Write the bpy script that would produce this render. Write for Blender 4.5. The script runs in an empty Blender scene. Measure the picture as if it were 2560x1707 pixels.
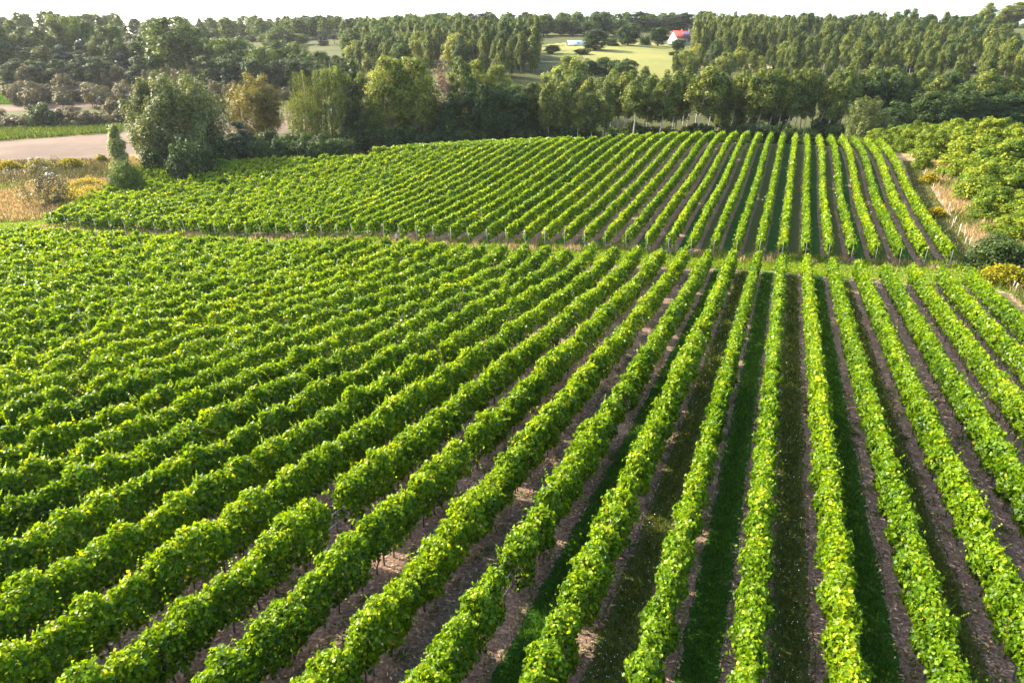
import bpy, math, random
import numpy as np

SC = bpy.context.scene
COL = SC.collection
rng = np.random.default_rng(7)
random.seed(7)

# ------------------------------------------------------------------ camera, sky, sun, exposure
PITCH = math.radians(21.0)
FPX = 1707.0                       # focal length in pixels of the 2560 px wide photograph
CAMZ = 16.0
cam = bpy.data.cameras.new('camera')
cam.sensor_width = 36.0
cam.lens = 36.0 * FPX / 2560.0
cam.clip_start = 0.2
cam.clip_end = 6000.0
camo = bpy.data.objects.new('camera', cam)
COL.objects.link(camo)
camo.location = (0, 0, CAMZ)
camo.rotation_euler = (math.radians(90) - PITCH, 0, 0)
SC.camera = camo

SUN_AZ = math.radians(-64.0)       # clockwise from +Y (straight ahead): the sun stands to the left
SUN_EL = math.radians(33.0)
sv = np.array([math.sin(SUN_AZ) * math.cos(SUN_EL), math.cos(SUN_AZ) * math.cos(SUN_EL), math.sin(SUN_EL)])
world = bpy.data.worlds.new('World')
SC.world = world
world.use_nodes = True
wn = world.node_tree
wn.nodes.clear()
wo = wn.nodes.new('ShaderNodeOutputWorld')
wb = wn.nodes.new('ShaderNodeBackground')
ws = wn.nodes.new('ShaderNodeTexSky')
ws.sky_type = 'NISHITA'
ws.sun_disc = False
ws.sun_elevation = SUN_EL
ws.sun_rotation = SUN_AZ
ws.altitude = 60
ws.air_density = 1.0
ws.dust_density = 3.0
ws.ozone_density = 1.0
wb.inputs[1].default_value = 0.15
wn.links.new(ws.outputs[0], wb.inputs[0])
wn.links.new(wb.outputs[0], wo.inputs[0])
sun = bpy.data.lights.new('sun', 'SUN')
sun.energy = 3.6
sun.angle = math.radians(0.6)
sun.color = (1.0, 0.89, 0.70)
suno = bpy.data.objects.new('sun', sun)
COL.objects.link(suno)
import mathutils
suno.rotation_euler = mathutils.Vector((-sv[0], -sv[1], -sv[2])).to_track_quat('-Z', 'Y').to_euler()
suno.location = (sv * 80).tolist()
SC.view_settings.view_transform = 'Standard'
SC.view_settings.look = 'None'
SC.view_settings.gamma = 1.0
SC.view_settings.exposure = 2.12
SC.cycles.max_bounces = 6
SC.cycles.diffuse_bounces = 3
SC.cycles.glossy_bounces = 2
SC.cycles.transmission_bounces = 3
SC.cycles.volume_bounces = 0
SC.cycles.caustics_reflective = False
SC.cycles.caustics_refractive = False

# ------------------------------------------------------------------ coordinates
# u runs along the vine rows (away from the camera), v across them (to the right)
AZ = 0.374517
NU = np.array([math.sin(AZ), math.cos(AZ)])
NV = np.array([math.cos(AZ), -math.sin(AZ)])
V0, SP = 0.753, 2.4                # row k stands at v = V0 + k * SP
SPI, CPI = math.sin(PITCH), math.cos(PITCH)

def uv2xy(u, v):
    u = np.asarray(u, float); v = np.asarray(v, float)
    return u * NU[0] + v * NV[0], u * NU[1] + v * NV[1]
def xy2uv(x, y):
    return x * NU[0] + y * NU[1], x * NV[0] + y * NV[1]
def at(px, py, d):                 # a surveyed point: sight line and distance -> world (relative to the camera height)
    s = (853.5 - py) / FPX
    return np.array([(px - 1280.0) / FPX * d, d * (CPI + s * SPI), d * (s * CPI - SPI)])
def project(p):
    p = np.asarray(p, float)
    z = p[..., 2] - CAMZ
    d = p[..., 1] * CPI - z * SPI
    h = p[..., 1] * SPI + z * CPI
    d = np.where(d < .1, .1, d)
    return 1280 + FPX * p[..., 0] / d, 853.5 - FPX * h / d, d

# ------------------------------------------------------------------ terrain (thin plate spline through survey points)
NEARP = (-12.27330, -0.0873394, -0.00919183, -7.96273e-4, 3.92111e-4, 3.17631e-4)
ctl = []
for u in (-14, 2, 18, 34, 50, 64):
    for v in (-24, -12, 0, 12, 22):
        c = NEARP
        ctl.append((u, v, c[0] + c[1] * u + c[2] * v + c[3] * v * v + c[4] * u * v + c[5] * u * u - 2.15))
ctl += [(41, -65, -19.3), (55, -85, -20.6), (66, -103, -21.6), (67, -60, -20.6), (10, -60, -16.6), (25, -45, -17.6), (40, -42, -18.7),
        (83.7, 17.6, -18.9), (83.2, 12.8, -19.2), (83.2, 8, -19.2), (79, -2, -18.9), (76.8, -11.2, -18.6), (76.7, -18.4, -18.5), (75.7, -28, -18.8),
        (75.2, -37.6, -19.1), (74.1, -47.2, -19.4), (75.5, -61.6, -20.4), (74, -71.2, -20.8), (72.5, -80.8, -21), (70.8, -90.4, -21.1), (69, -100, -20.7),
        (109.5, 17.6, -17.8), (112, 10.4, -18.2), (160, 17.6, -14.2), (170, 12, -13.8), (94.6, -8.8, -17.2), (93, -18.4, -17.4), (92, -26, -17.6),
        (149, -8.8, -12.5), (157, -11.2, -12.7), (149, -16, -12.5), (142, -45, -13.5), (139, -62, -14.5), (133, -78, -15.7), (120, -100, -17.5),
        (114, -119, -17.9), (105, -121, -18.7), (93, -115, -19.5), (110, -47, -16.6), (105, -71, -18.6), (100, -90, -19.6),
        (120, 0, -16.4), (190, 15, -16), (200, -10, -17), (185, -45, -17), (170, -80, -18), (165, -110, -17.5), (210, -60, -18), (225, 0, -18), (215, 40, -16),
        (85, 34, -18.6), (120, 34, -16.8), (150, 40, -14.2), (110, 50, -17), (80, 50, -18.4), (50, 40, -18), (60, 28, -18.9), (20, 40, -16), (180, 60, -13.5)]
for px, py, d in [(0, 500, 118), (0, 395, 152), (300, 395, 155), (0, 330, 205), (250, 325, 205), (0, 288, 245), (250, 262, 275), (0, 262, 275), (0, 240, 290),
                  (300, 240, 290), (0, 205, 330), (300, 205, 330), (600, 215, 320), (700, 300, 222), (620, 245, 300), (300, 150, 420), (-300, 205, 330), (-300, 330, 205),
                  (900, 150, 340), (1200, 130, 370), (1200, 104, 430), (1500, 110, 380), (1440, 118, 390), (1500, 185, 270), (1700, 165, 300), (1700, 118, 380),
                  (1690, 108, 410), (2050, 175, 310), (2000, 160, 330), (2350, 165, 330), (2470, 205, 270), (2050, 84, 500), (2500, 80, 480), (2300, 78, 560),
                  (1000, 88, 520), (600, 105, 560), (300, 95, 560), (1300, 200, 260), (2800, 205, 270), (2900, 80, 480), (1500, 80, 520), (1750, 84, 520)]:
    p = at(px, py, d); u, v = xy2uv(p[0], p[1]); ctl.append((u, v, p[2]))
CT = np.array(ctl, float)
def _k(r2):
    return np.where(r2 > 1e-9, r2 * np.log(np.maximum(r2, 1e-9)), 0.0)
def _tps_fit():
    n = len(CT); X = CT[:, :2] / 100.0
    K = _k(((X[:, None] - X[None]) ** 2).sum(-1)) + np.eye(n) * 2e-3
    Pm = np.hstack([np.ones((n, 1)), X])
    A = np.block([[K, Pm], [Pm.T, np.zeros((3, 3))]])
    return np.linalg.solve(A, np.concatenate([CT[:, 2], np.zeros(3)])), X
_W, _X = _tps_fit()
def ground_uv(u, v):
    u = np.asarray(u, float); v = np.asarray(v, float); sh = u.shape
    Q = np.stack([u.ravel(), v.ravel()], 1) / 100.0
    out = np.empty(len(Q))
    for i in range(0, len(Q), 20000):
        q = Q[i:i + 20000]
        K = _k(((q[:, None] - _X[None]) ** 2).sum(-1))
        out[i:i + 20000] = K @ _W[:len(_X)] + _W[-3] + q @ _W[-2:]
    r = np.hypot(Q[:, 0], Q[:, 1]) * 100
    w = np.clip((r - 520) / 180, 0, 1); w = w * w * (3 - 2 * w)
    out = np.clip(out, -24, 46)
    return (out * (1 - w) + 34 * w).reshape(sh) + CAMZ
def ground_xy(x, y):
    return ground_uv(*xy2uv(np.asarray(x, float), np.asarray(y, float)))
def sight(px, py, d0=60, d1=700):  # where a sight line meets the ground
    d = np.linspace(d0, d1, 900)
    P = np.array([at(px, py, q) for q in d])
    g = ground_xy(P[:, 0], P[:, 1]) - CAMZ
    below = np.nonzero(P[:, 2] <= g)[0]
    i = below[0] if len(below) else len(d) - 1
    return P[i, :2], d[i]

# ------------------------------------------------------------------ object helpers
def link(o, parent=None):
    COL.objects.link(o)
    if parent is not None: o.parent = parent
    return o
def tag(o, label=None, cat=None, group=None, kind=None):
    if label: o['label'] = label
    if cat: o['category'] = cat
    if group: o['group'] = group
    if kind: o['kind'] = kind
    return o
def empty(name, loc, rz=0.0):
    o = bpy.data.objects.new(name, None); COL.objects.link(o)
    o.location = [float(c) for c in loc]; o.rotation_euler = (0, 0, rz); o.empty_display_size = .3
    return o
def mesh(name, V, F, mat=None, rnd=None, uv=None, smooth=False):
    """V (n,3); F: array (m,k) of one face size or a list of such arrays."""
    me = bpy.data.meshes.new(name)
    if not isinstance(F, (list, tuple)): F = [F]
    F = [np.asarray(f, np.int32) for f in F if len(f)]
    V = np.asarray(V, np.float32)
    me.vertices.add(len(V)); me.vertices.foreach_set('co', V.ravel())
    tot = np.concatenate([np.full(len(f), f.shape[1], np.int32) for f in F])
    flat = np.concatenate([f.ravel() for f in F])
    me.loops.add(len(flat)); me.loops.foreach_set('vertex_index', flat)
    me.polygons.add(len(tot))
    st = np.concatenate([[0], np.cumsum(tot)[:-1]]).astype(np.int32)
    me.polygons.foreach_set('loop_start', st)
    try: me.polygons.foreach_set('loop_total', tot)
    except Exception: pass
    me.update(calc_edges=True)
    if smooth: me.polygons.foreach_set('use_smooth', np.ones(len(tot), bool))
    if rnd is not None:
        a = me.attributes.new('rnd', 'FLOAT', 'FACE'); a.data.foreach_set('value', np.asarray(rnd, np.float32))
    if uv is not None:
        l = me.uv_layers.new(name='rows'); l.data.foreach_set('uv', np.asarray(uv, np.float32)[flat].ravel())
    if mat: me.materials.append(mat)
    return me
def obj(name, me, parent=None, loc=None):
    o = bpy.data.objects.new(name, me); COL.objects.link(o)
    if parent is not None: o.parent = parent
    if loc is not None: o.location = [float(c) for c in loc]
    return o
class MB:                           # collects simple solids into one mesh
    def __init__(s): s.V = []; s.F = {3: [], 4: []}; s.n = 0
    def add(s, V, F):
        V = np.asarray(V, float)
        for f in F: s.F.setdefault(len(f), []).append([i + s.n for i in f])
        s.V.append(V); s.n += len(V)
    def box(s, c, d, rz=0, top=1.0):
        x, y, z = [q / 2 for q in d]
        V = np.array([[-x, -y, -z], [x, -y, -z], [x, y, -z], [-x, y, -z], [-x * top, -y * top, z], [x * top, -y * top, z], [x * top, y * top, z], [-x * top, y * top, z]])
        cs, sn = math.cos(rz), math.sin(rz)
        V = np.stack([V[:, 0] * cs - V[:, 1] * sn, V[:, 0] * sn + V[:, 1] * cs, V[:, 2]], 1) + np.asarray(c)
        s.add(V, [(0, 3, 2, 1), (4, 5, 6, 7), (0, 1, 5, 4), (1, 2, 6, 5), (2, 3, 7, 6), (3, 0, 4, 7)])
    def tube(s, pts, rad, n=6):
        pts = np.asarray(pts, float); m = len(pts)
        rad = np.broadcast_to(np.asarray(rad, float), (m,))
        tn = np.gradient(pts, axis=0); tn /= np.linalg.norm(tn, axis=1, keepdims=True) + 1e-9
        ref = np.where(np.abs(tn[:, 2:3]) > .9, np.array([[1., 0, 0]]), np.array([[0, 0, 1.]]))
        a = np.cross(tn, ref); a /= np.linalg.norm(a, axis=1, keepdims=True) + 1e-9
        b = np.cross(tn, a)
        an = np.arange(n) * 2 * math.pi / n
        R = pts[:, None] + rad[:, None, None] * (np.cos(an)[None, :, None] * a[:, None] + np.sin(an)[None, :, None] * b[:, None])
        F = []
        for i in range(m - 1):
            for j in range(n):
                k = (j + 1) % n
                F.append((i * n + j, i * n + k, (i + 1) * n + k, (i + 1) * n + j))
        F.append(tuple(range(n - 1, -1, -1))); F.append(tuple((m - 1) * n + j for j in range(n)))
        s.add(R.reshape(-1, 3), F)
    def mesh(s, name, mat, smooth=False):
        return mesh(name, np.concatenate(s.V), [np.array(f, np.int32) for k, f in sorted(s.F.items()) if f], mat, smooth=smooth)

def unit(a): return a / (np.linalg.norm(a, axis=-1, keepdims=True) + 1e-9)
LEAF4 = (np.array([[0, 0, 0], [-.5, .48, .10], [0, 1.02, -.05], [.5, .48, .10]]), np.array([[0, 3, 2, 1]]))
LEAF6 = (np.array([[0, .05, 0], [-.52, .10, .12], [-.46, .70, .10], [0, 1.05, -.10], [.46, .70, .10], [.52, .10, .12]]), np.array([[0, 3, 2, 1], [0, 5, 4, 3]]))
LEAFN = (np.array([[0, 0, 0], [-.22, .5, .06], [0, 1.25, -.05], [.22, .5, .06]]), np.array([[0, 3, 2, 1]]))
def leaves(P, N, size, rnd, tip=None, shape=LEAF4, r=None):
    """leaf faces at P with normals N; tip = wished tip direction"""
    r = r or rng
    n = len(P); N = unit(N)
    if tip is None: tip = r.normal(size=(n, 3))
    t = tip - (tip * N).sum(1, keepdims=True) * N
    t = unit(t); b = np.cross(t, N)
    T, F = shape
    size = np.broadcast_to(size, (n,))
    V = P[:, None] + size[:, None, None] * (T[None, :, 0:1] * b[:, None] + (T[None, :, 1:2] - .5) * t[:, None] + T[None, :, 2:3] * N[:, None])
    m = len(T)
    FF = (F[None] + (np.arange(n) * m)[:, None, None]).reshape(-1, 4)
    return V.reshape(-1, 3), FF, np.repeat(rnd, len(F))
def merge(parts):
    V = []; F = []; R = []; n = 0
    for v, f, r in parts:
        V.append(v); F.append(f + n); R.append(r); n += len(v)
    return np.concatenate(V), np.concatenate(F), np.concatenate(R)

# ------------------------------------------------------------------ materials
def new_mat(name):
    m = bpy.data.materials.new(name); m.use_nodes = True
    nt = m.node_tree; nt.nodes.clear()
    return m, nt, nt.nodes.new('ShaderNodeOutputMaterial')
def ramp(nt, cols, fac=None, interp='LINEAR'):
    r = nt.nodes.new('ShaderNodeValToRGB'); cr = r.color_ramp; cr.interpolation = interp
    while len(cr.elements) < len(cols): cr.elements.new(.5)
    for e, (p, c) in zip(cr.elements, cols): e.position = p; e.color = (*c, 1)
    if fac is not None: nt.links.new(fac, r.inputs[0])
    return r
def noise(nt, scale, detail=4, rough=.6, vec=None, dist=0):
    n = nt.nodes.new('ShaderNodeTexNoise'); n.inputs['Scale'].default_value = scale; n.inputs['Detail'].default_value = detail
    n.inputs['Roughness'].default_value = rough; n.inputs['Distortion'].default_value = dist
    if vec is not None: nt.links.new(vec, n.inputs['Vector'])
    return n
def mixc(nt, fac, a, b, mode='MIX'):
    m = nt.nodes.new('ShaderNodeMix'); m.data_type = 'RGBA'; m.blend_type = mode
    for s, v in ((m.inputs[0], fac), (m.inputs[6], a), (m.inputs[7], b)):
        if hasattr(v, 'is_output') or isinstance(v, bpy.types.NodeSocket): nt.links.new(v, s)
        elif isinstance(v, (int, float)): s.default_value = v
        else: s.default_value = (*v, 1)
    return m.outputs[2]
def math_(nt, op, a, b=None, c=None):
    m = nt.nodes.new('ShaderNodeMath'); m.operation = op
    for i, v in enumerate((a, b, c)):
        if v is None: continue
        if isinstance(v, bpy.types.NodeSocket): nt.links.new(v, m.inputs[i])
        else: m.inputs[i].default_value = v
    return m.outputs[0]
def leaf_mat(name, cols, trans=.38, tcol=(1.5, 1.35, .5), rough=.5, spec=.25, sat_noise=.0):
    m, nt, out = new_mat(name)
    at_ = nt.nodes.new('ShaderNodeAttribute'); at_.attribute_name = 'rnd'
    c = ramp(nt, cols, at_.outputs['Fac']).outputs[0]
    oi = nt.nodes.new('ShaderNodeObjectInfo')
    c = mixc(nt, 1.0, c, ramp(nt, [(0, (.80, .86, .85)), (.5, (1.0, 1.0, 1.0)), (1, (1.22, 1.12, 1.0))], oi.outputs['Random']).outputs[0], 'MULTIPLY')
    p = nt.nodes.new('ShaderNodeBsdfPrincipled'); p.inputs['Roughness'].default_value = rough
    p.inputs['Specular IOR Level'].default_value = spec
    nt.links.new(c, p.inputs['Base Color'])
    t = nt.nodes.new('ShaderNodeBsdfTranslucent')
    nt.links.new(mixc(nt, 1.0, c, tcol, 'MULTIPLY'), t.inputs['Color'])
    mx = nt.nodes.new('ShaderNodeMixShader'); mx.inputs[0].default_value = trans
    nt.links.new(p.outputs[0], mx.inputs[1]); nt.links.new(t.outputs[0], mx.inputs[2])
    nt.links.new(mx.outputs[0], out.inputs[0])
    return m
def plain_mat(name, cols, scale=6, rough=.8, bump=.2, spec=.3, metal=0.0, stretch=None):
    m, nt, out = new_mat(name)
    tc = nt.nodes.new('ShaderNodeTexCoord'); vec = tc.outputs['Object']
    if stretch:
        mp = nt.nodes.new('ShaderNodeMapping'); mp.inputs['Scale'].default_value = stretch
        nt.links.new(vec, mp.inputs[0]); vec = mp.outputs[0]
    n = noise(nt, scale, 5, .6, vec)
    p = nt.nodes.new('ShaderNodeBsdfPrincipled'); p.inputs['Roughness'].default_value = rough
    p.inputs['Specular IOR Level'].default_value = spec; p.inputs['Metallic'].default_value = metal
    k = len(cols)
    nt.links.new(ramp(nt, [(.3 + .4 * i / max(1, k - 1), c) for i, c in enumerate(cols)], n.outputs[0]).outputs[0], p.inputs['Base Color'])
    if bump:
        b = nt.nodes.new('ShaderNodeBump'); b.inputs['Strength'].default_value = bump; b.inputs['Distance'].default_value = .02
        nt.links.new(n.outputs[0], b.inputs['Height']); nt.links.new(b.outputs[0], p.inputs['Normal'])
    nt.links.new(p.outputs[0], out.inputs[0])
    return m
def ground_mat(name, layers, bump=.5, bscale=3.0, bdist=.06):
    """layers: list of (noise scale, ramp colours) multiplied / mixed into one soil-like colour, world coordinates"""
    m, nt, out = new_mat(name)
    geo = nt.nodes.new('ShaderNodeNewGeometry'); vec = geo.outputs['Position']
    col = None
    for sc, cols, f in layers:
        n = noise(nt, sc, 6, .65, vec)
        c = ramp(nt, cols, n.outputs[0]).outputs[0]
        col = c if col is None else mixc(nt, f, col, c)
    p = nt.nodes.new('ShaderNodeBsdfPrincipled'); p.inputs['Roughness'].default_value = .95; p.inputs['Specular IOR Level'].default_value = .1
    nt.links.new(col, p.inputs['Base Color'])
    nb = noise(nt, bscale, 8, .7, vec)
    b = nt.nodes.new('ShaderNodeBump'); b.inputs['Strength'].default_value = bump; b.inputs['Distance'].default_value = bdist
    nt.links.new(nb.outputs[0], b.inputs['Height']); nt.links.new(b.outputs[0], p.inputs['Normal'])
    nt.links.new(p.outputs[0], out.inputs[0])
    return m
def soil_mat():
    """bare soil under the rows, a mown lush strip and a weedy strip in alternate alleys; 'rows' UV = (v / row spacing, u)"""
    m, nt, out = new_mat('vineyard_soil')
    uvn = nt.nodes.new('ShaderNodeUVMap'); uvn.uv_map = 'rows'
    sep = nt.nodes.new('ShaderNodeSeparateXYZ'); nt.links.new(uvn.outputs[0], sep.inputs[0])
    geo = nt.nodes.new('ShaderNodeNewGeometry'); pos = geo.outputs['Position']
    wob = noise(nt, .9, 4, .6, pos)
    x = math_(nt, 'ADD', sep.outputs[0], math_(nt, 'MULTIPLY', math_(nt, 'SUBTRACT', wob.outputs[0], .5), .22))
    d = math_(nt, 'ABSOLUTE', math_(nt, 'SUBTRACT', math_(nt, 'FRACT', x), .5))          # 0 mid alley, .5 under the row
    strip = math_(nt, 'LESS_THAN', d, .235)
    alt = math_(nt, 'GREATER_THAN', math_(nt, 'FRACT', math_(nt, 'MULTIPLY', math_(nt, 'FLOOR', x), .5)), .25)
    n1 = noise(nt, 1.3, 8, .7, pos); n2 = noise(nt, 9, 6, .75, pos); n3 = noise(nt, .25, 3, .5, pos)
    soil = ramp(nt, [(.30, (.045, .028, .022)), (.46, (.16, .103, .076)), (.56, (.29, .20, .152)), (.66, (.52, .40, .31))], n2.outputs[0]).outputs[0]
    soil = mixc(nt, .30, soil, ramp(nt, [(.35, (.10, .066, .050)), (.65, (.27, .195, .155))], n1.outputs[0]).outputs[0])
    lush = ramp(nt, [(.3, (.014, .040, .006)), (.55, (.035, .100, .012)), (.75, (.07, .15, .02))], n2.outputs[0]).outputs[0]
    weed = ramp(nt, [(.3, (.030, .044, .010)), (.5, (.075, .098, .022)), (.60, (.13, .125, .040)), (.72, (.26, .20, .09))], n2.outputs[0]).outputs[0]
    grass = mixc(nt, alt, weed, lush)
    xs = sep.outputs[0]; near = math_(nt, 'LESS_THAN', sep.outputs[1], 76.0)
    out_ = math_(nt, 'MAXIMUM', math_(nt, 'LESS_THAN', xs, 497.0), math_(nt, 'GREATER_THAN', xs, 503.0))
    bare = math_(nt, 'MULTIPLY', math_(nt, 'MULTIPLY', near, out_), .75)
    strip = math_(nt, 'MULTIPLY', strip, math_(nt, 'SUBTRACT', 1.0, bare))
    patch = math_(nt, 'MULTIPLY', strip, ramp(nt, [(.30, (0, 0, 0)), (.42, (1, 1, 1))], n1.outputs[0]).outputs[0])
    col = mixc(nt, patch, soil, grass)
    p = nt.nodes.new('ShaderNodeBsdfPrincipled'); p.inputs['Roughness'].default_value = .95; p.inputs['Specular IOR Level'].default_value = .1
    nt.links.new(col, p.inputs['Base Color'])
    nb = noise(nt, 5, 10, .75, pos)
    b = nt.nodes.new('ShaderNodeBump'); b.inputs['Strength'].default_value = .9; b.inputs['Distance'].default_value = .12
    nt.links.new(nb.outputs[0], b.inputs['Height']); nt.links.new(b.outputs[0], p.inputs['Normal'])
    nt.links.new(p.outputs[0], out.inputs[0])
    return m

M = {}
M['vine'] = leaf_mat('vine_leaf', [(0, (.022, .062, .003)), (.45, (.090, .180, .002)), (.8, (.215, .325, .004)), (.95, (.38, .45, .02)), (1, (.50, .38, .05))], .46, (1.6, 1.4, .2), .40, .22)
M['young_vine'] = leaf_mat('young_vine_leaf', [(0, (.03, .09, .006)), (.5, (.075, .19, .010)), (1, (.18, .31, .025))], .45, (1.7, 1.5, .5), .45, .28)
M['soil'] = soil_mat()
M['headland'] = ground_mat('headland_turf', [(1.2, [(.3, (.045, .085, .012)), (.5, (.10, .155, .022)), (.7, (.20, .19, .05))], 1), (.35, [(.35, (.06, .11, .015)), (.68, (.24, .19, .09))], .35)])
M['dirt'] = ground_mat('bare_dirt', [(3, [(.3, (.20, .14, .10)), (.6, (.42, .32, .24))], 1)])
M['meadow'] = ground_mat('dry_meadow', [(.5, [(.3, (.10, .085, .035)), (.5, (.27, .19, .10)), (.7, (.40, .29, .16))], 1), (.09, [(.4, (.07, .085, .025)), (.6, (.34, .23, .13))], .5)])
M['stubble'] = ground_mat('stubble', [(.25, [(.3, (.085, .060, .045)), (.7, (.17, .118, .085))], 1), (2.5, [(.3, (.07, .05, .036)), (.7, (.18, .125, .09))], .5), (.05, [(.4, (.08, .058, .042)), (.6, (.20, .145, .10))], .35)], .4)
M['hill_meadow'] = ground_mat('hill_meadow', [(.03, [(.3, (.13, .15, .035)), (.7, (.27, .24, .075))], 1), (.4, [(.3, (.12, .15, .035)), (.7, (.24, .23, .07))], .4)])
M['tan'] = ground_mat('dry_field', [(.06, [(.3, (.28, .22, .11)), (.7, (.42, .33, .19))], 1)])
M['rough'] = ground_mat('rough_ground', [(.08, [(.3, (.035, .045, .014)), (.6, (.085, .095, .028))], 1), (1.0, [(.3, (.03, .035, .012)), (.7, (.11, .105, .035))], .4)])
M['post'] = plain_mat('galvanised_steel', [(.15, .155, .165), (.26, .265, .275)], 20, .6, .05, .4, .2)
M['wood_post'] = plain_mat('weathered_wood', [(.34, .29, .25), (.60, .54, .48)], 14, .85, .3, stretch=(1, 1, .1))
M['wire'] = plain_mat('wire', [(.35, .36, .38), (.5, .5, .52)], 20, .5, 0, .5, .5)
M['vine_wood'] = plain_mat('vine_wood', [(.055, .036, .026), (.15, .10, .07)], 18, .9, .6, stretch=(1, 1, .2))
M['bark'] = plain_mat('bark', [(.06, .05, .042), (.17, .14, .115)], 4, .9, .6, stretch=(1, 1, .15))
M['pale_bark'] = plain_mat('birch_bark', [(.20, .165, .14), (.44, .385, .33), (.58, .53, .47)], 3.0, .8, .2, stretch=(1, 1, .6))
M['pine_bark'] = plain_mat('pine_bark', [(.10, .06, .045), (.26, .15, .10)], 4, .9, .5, stretch=(1, 1, .2))

def lm(name, dark, mid, light, trans=.30, tcol=(1.4, 1.3, .55), rough=.55, spec=.2):
    M[name] = leaf_mat(name + '_leaf', [(0, dark), (.5, mid), (1, light)], trans, tcol, rough, spec)
lm('oak', (.026, .054, .010), (.072, .124, .020), (.20, .255, .042), .38)
lm('dark', (.015, .038, .011), (.038, .074, .018), (.100, .150, .030), .36)
lm('blue', (0.016, 0.042, 0.027), (0.035, 0.074, 0.045), (0.088, 0.136, 0.080))
lm('aspen', (.032, .056, .010), (.100, .140, .022), (.340, .370, .075), .36)
lm('birch', (.032, .054, .010), (.088, .124, .022), (.285, .320, .068), .36)
lm('yellow', (.050, .078, .012), (.135, .180, .024), (.33, .36, .065), .38)
lm('willow', (.034, .056, .018), (.100, .135, .042), (0.338, 0.377, 0.143), .32)
lm('gold', (.085, .080, .016), (.195, .170, .034), (.36, .31, .08), .36)
lm('maple', (0.078, 0.111, 0.016), (0.195, 0.234, 0.039), (0.490, 0.490, 0.118), .36)
lm('pine', (0.017, 0.031, 0.015), (0.041, 0.061, 0.031), (0.093, 0.119, 0.058), .12)
lm('spruce', (0.010, 0.024, 0.014), (0.024, 0.044, 0.024), (0.060, 0.085, 0.044), .10)
lm('hazel', (.034, .074, .006), (.120, .190, .012), (.40, .43, .035), .40)
lm('brown', (.052, .050, .026), (.115, .108, .052), (.21, .19, .105), .25)
lm('olive', (0.058, 0.055, 0.023), (0.137, 0.124, 0.055), (0.247, 0.215, 0.104), .28)
lm('bright', (0.029, 0.065, 0.009), (0.072, 0.130, 0.016), (0.189, 0.240, 0.034), .36)
lm('copper', (0.038, 0.024, 0.027), (0.083, 0.048, 0.051), (0.150, 0.090, 0.083), .2)
lm('rust', (.06, .035, .02), (.13, .06, .035), (.20, .10, .06), .2)
lm('dead', (.13, .075, .055), (.23, .145, .105), (.32, .21, .15), .2)
lm('goldenrod', (.045, .085, .012), (.24, .23, .010), (.66, .50, .015), .35, (1.2, 1.1, .4))
lm('grass', (.020, .065, .008), (.055, .150, .014), (.15, .26, .03), .38, (1.5, 1.3, .5))
lm('mown', (.06, .125, .006), (.16, .265, .012), (.34, .40, .04), .42, (1.5, 1.3, .4))
lm('weeds', (.034, .066, .010), (.095, .140, .022), (.25, .215, .055), .36)
lm('sap', (.06, .10, .03), (.17, .22, .07), (.34, .38, .16), .36)
lm('herb', (.024, .056, .009), (.058, .098, .016), (.14, .18, .026), .34)
lm('straw', (.18, .125, .055), (.42, .29, .145), (.62, .46, .26), .3, (1.2, 1.1, .7))
lm('litter', (.12, .075, .045), (.27, .18, .11), (.50, .38, .26), .1)
M['stone'] = plain_mat('pale_stone', [(.36, .36, .31), (.56, .55, .48)], 3, .9, .5)
M['plaster'] = plain_mat('white_plaster', [(.70, .69, .66), (.80, .79, .77)], 2, .9, .05)
M['white_paint'] = plain_mat('white_paint', [(.74, .74, .73), (.8, .8, .8)], 5, .5, 0)
M['red_roof'] = plain_mat('red_tiles', [(.27, .035, .025), (.42, .07, .045)], 3, .7, .3, stretch=(4, 1, 1))
M['dark_roof'] = plain_mat('dark_tiles', [(.045, .05, .06), (.09, .095, .11)], 3, .6, .3, stretch=(4, 1, 1))
M['brick'] = plain_mat('brick', [(.22, .09, .06), (.34, .15, .10)], 6, .9, .2)
M['glass'] = plain_mat('window_glass', [(.03, .04, .05), (.06, .075, .09)], 1, .08, 0, .6)
M['door'] = plain_mat('door_paint', [(.12, .07, .04), (.16, .10, .06)], 4, .5, .1)
M['solar'] = plain_mat('solar_panel', [(.06, .10, .20), (.10, .15, .28)], 2, .15, 0, .8)
M['film'] = plain_mat('tunnel_film', [(.34, .46, .43), (.50, .60, .56)], 1.5, .35, .1, .5)
M['film_dark'] = plain_mat('tunnel_door', [(.16, .30, .30), (.22, .38, .38)], 2, .5, .1)
M['rust_wood'] = plain_mat('brown_wood', [(.18, .10, .07), (.30, .18, .13)], 6, .85, .2)
M['skin'] = plain_mat('skin', [(.48, .27, .20), (.56, .33, .25)], 8, .55, 0)
M['plaid'] = plain_mat('plaid_cloth', [(.30, .20, .20), (.52, .38, .35), (.36, .30, .33)], 22, .9, .1)
M['trousers'] = plain_mat('dark_cloth', [(.025, .025, .035), (.05, .05, .065)], 14, .9, .1)
M['hair'] = plain_mat('hair', [(.10, .05, .03), (.16, .08, .05)], 30, .6, .2)
M['eye'] = plain_mat('eye', [(.03, .02, .02), (.05, .04, .03)], 5, .3, 0)
M['petal'] = plain_mat('petal', [(.70, .68, .60), (.8, .78, .72)], 5, .7, 0)
M['orange_petal'] = plain_mat('orange_petal', [(.75, .36, .02), (.85, .48, .03)], 5, .7, 0)

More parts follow.
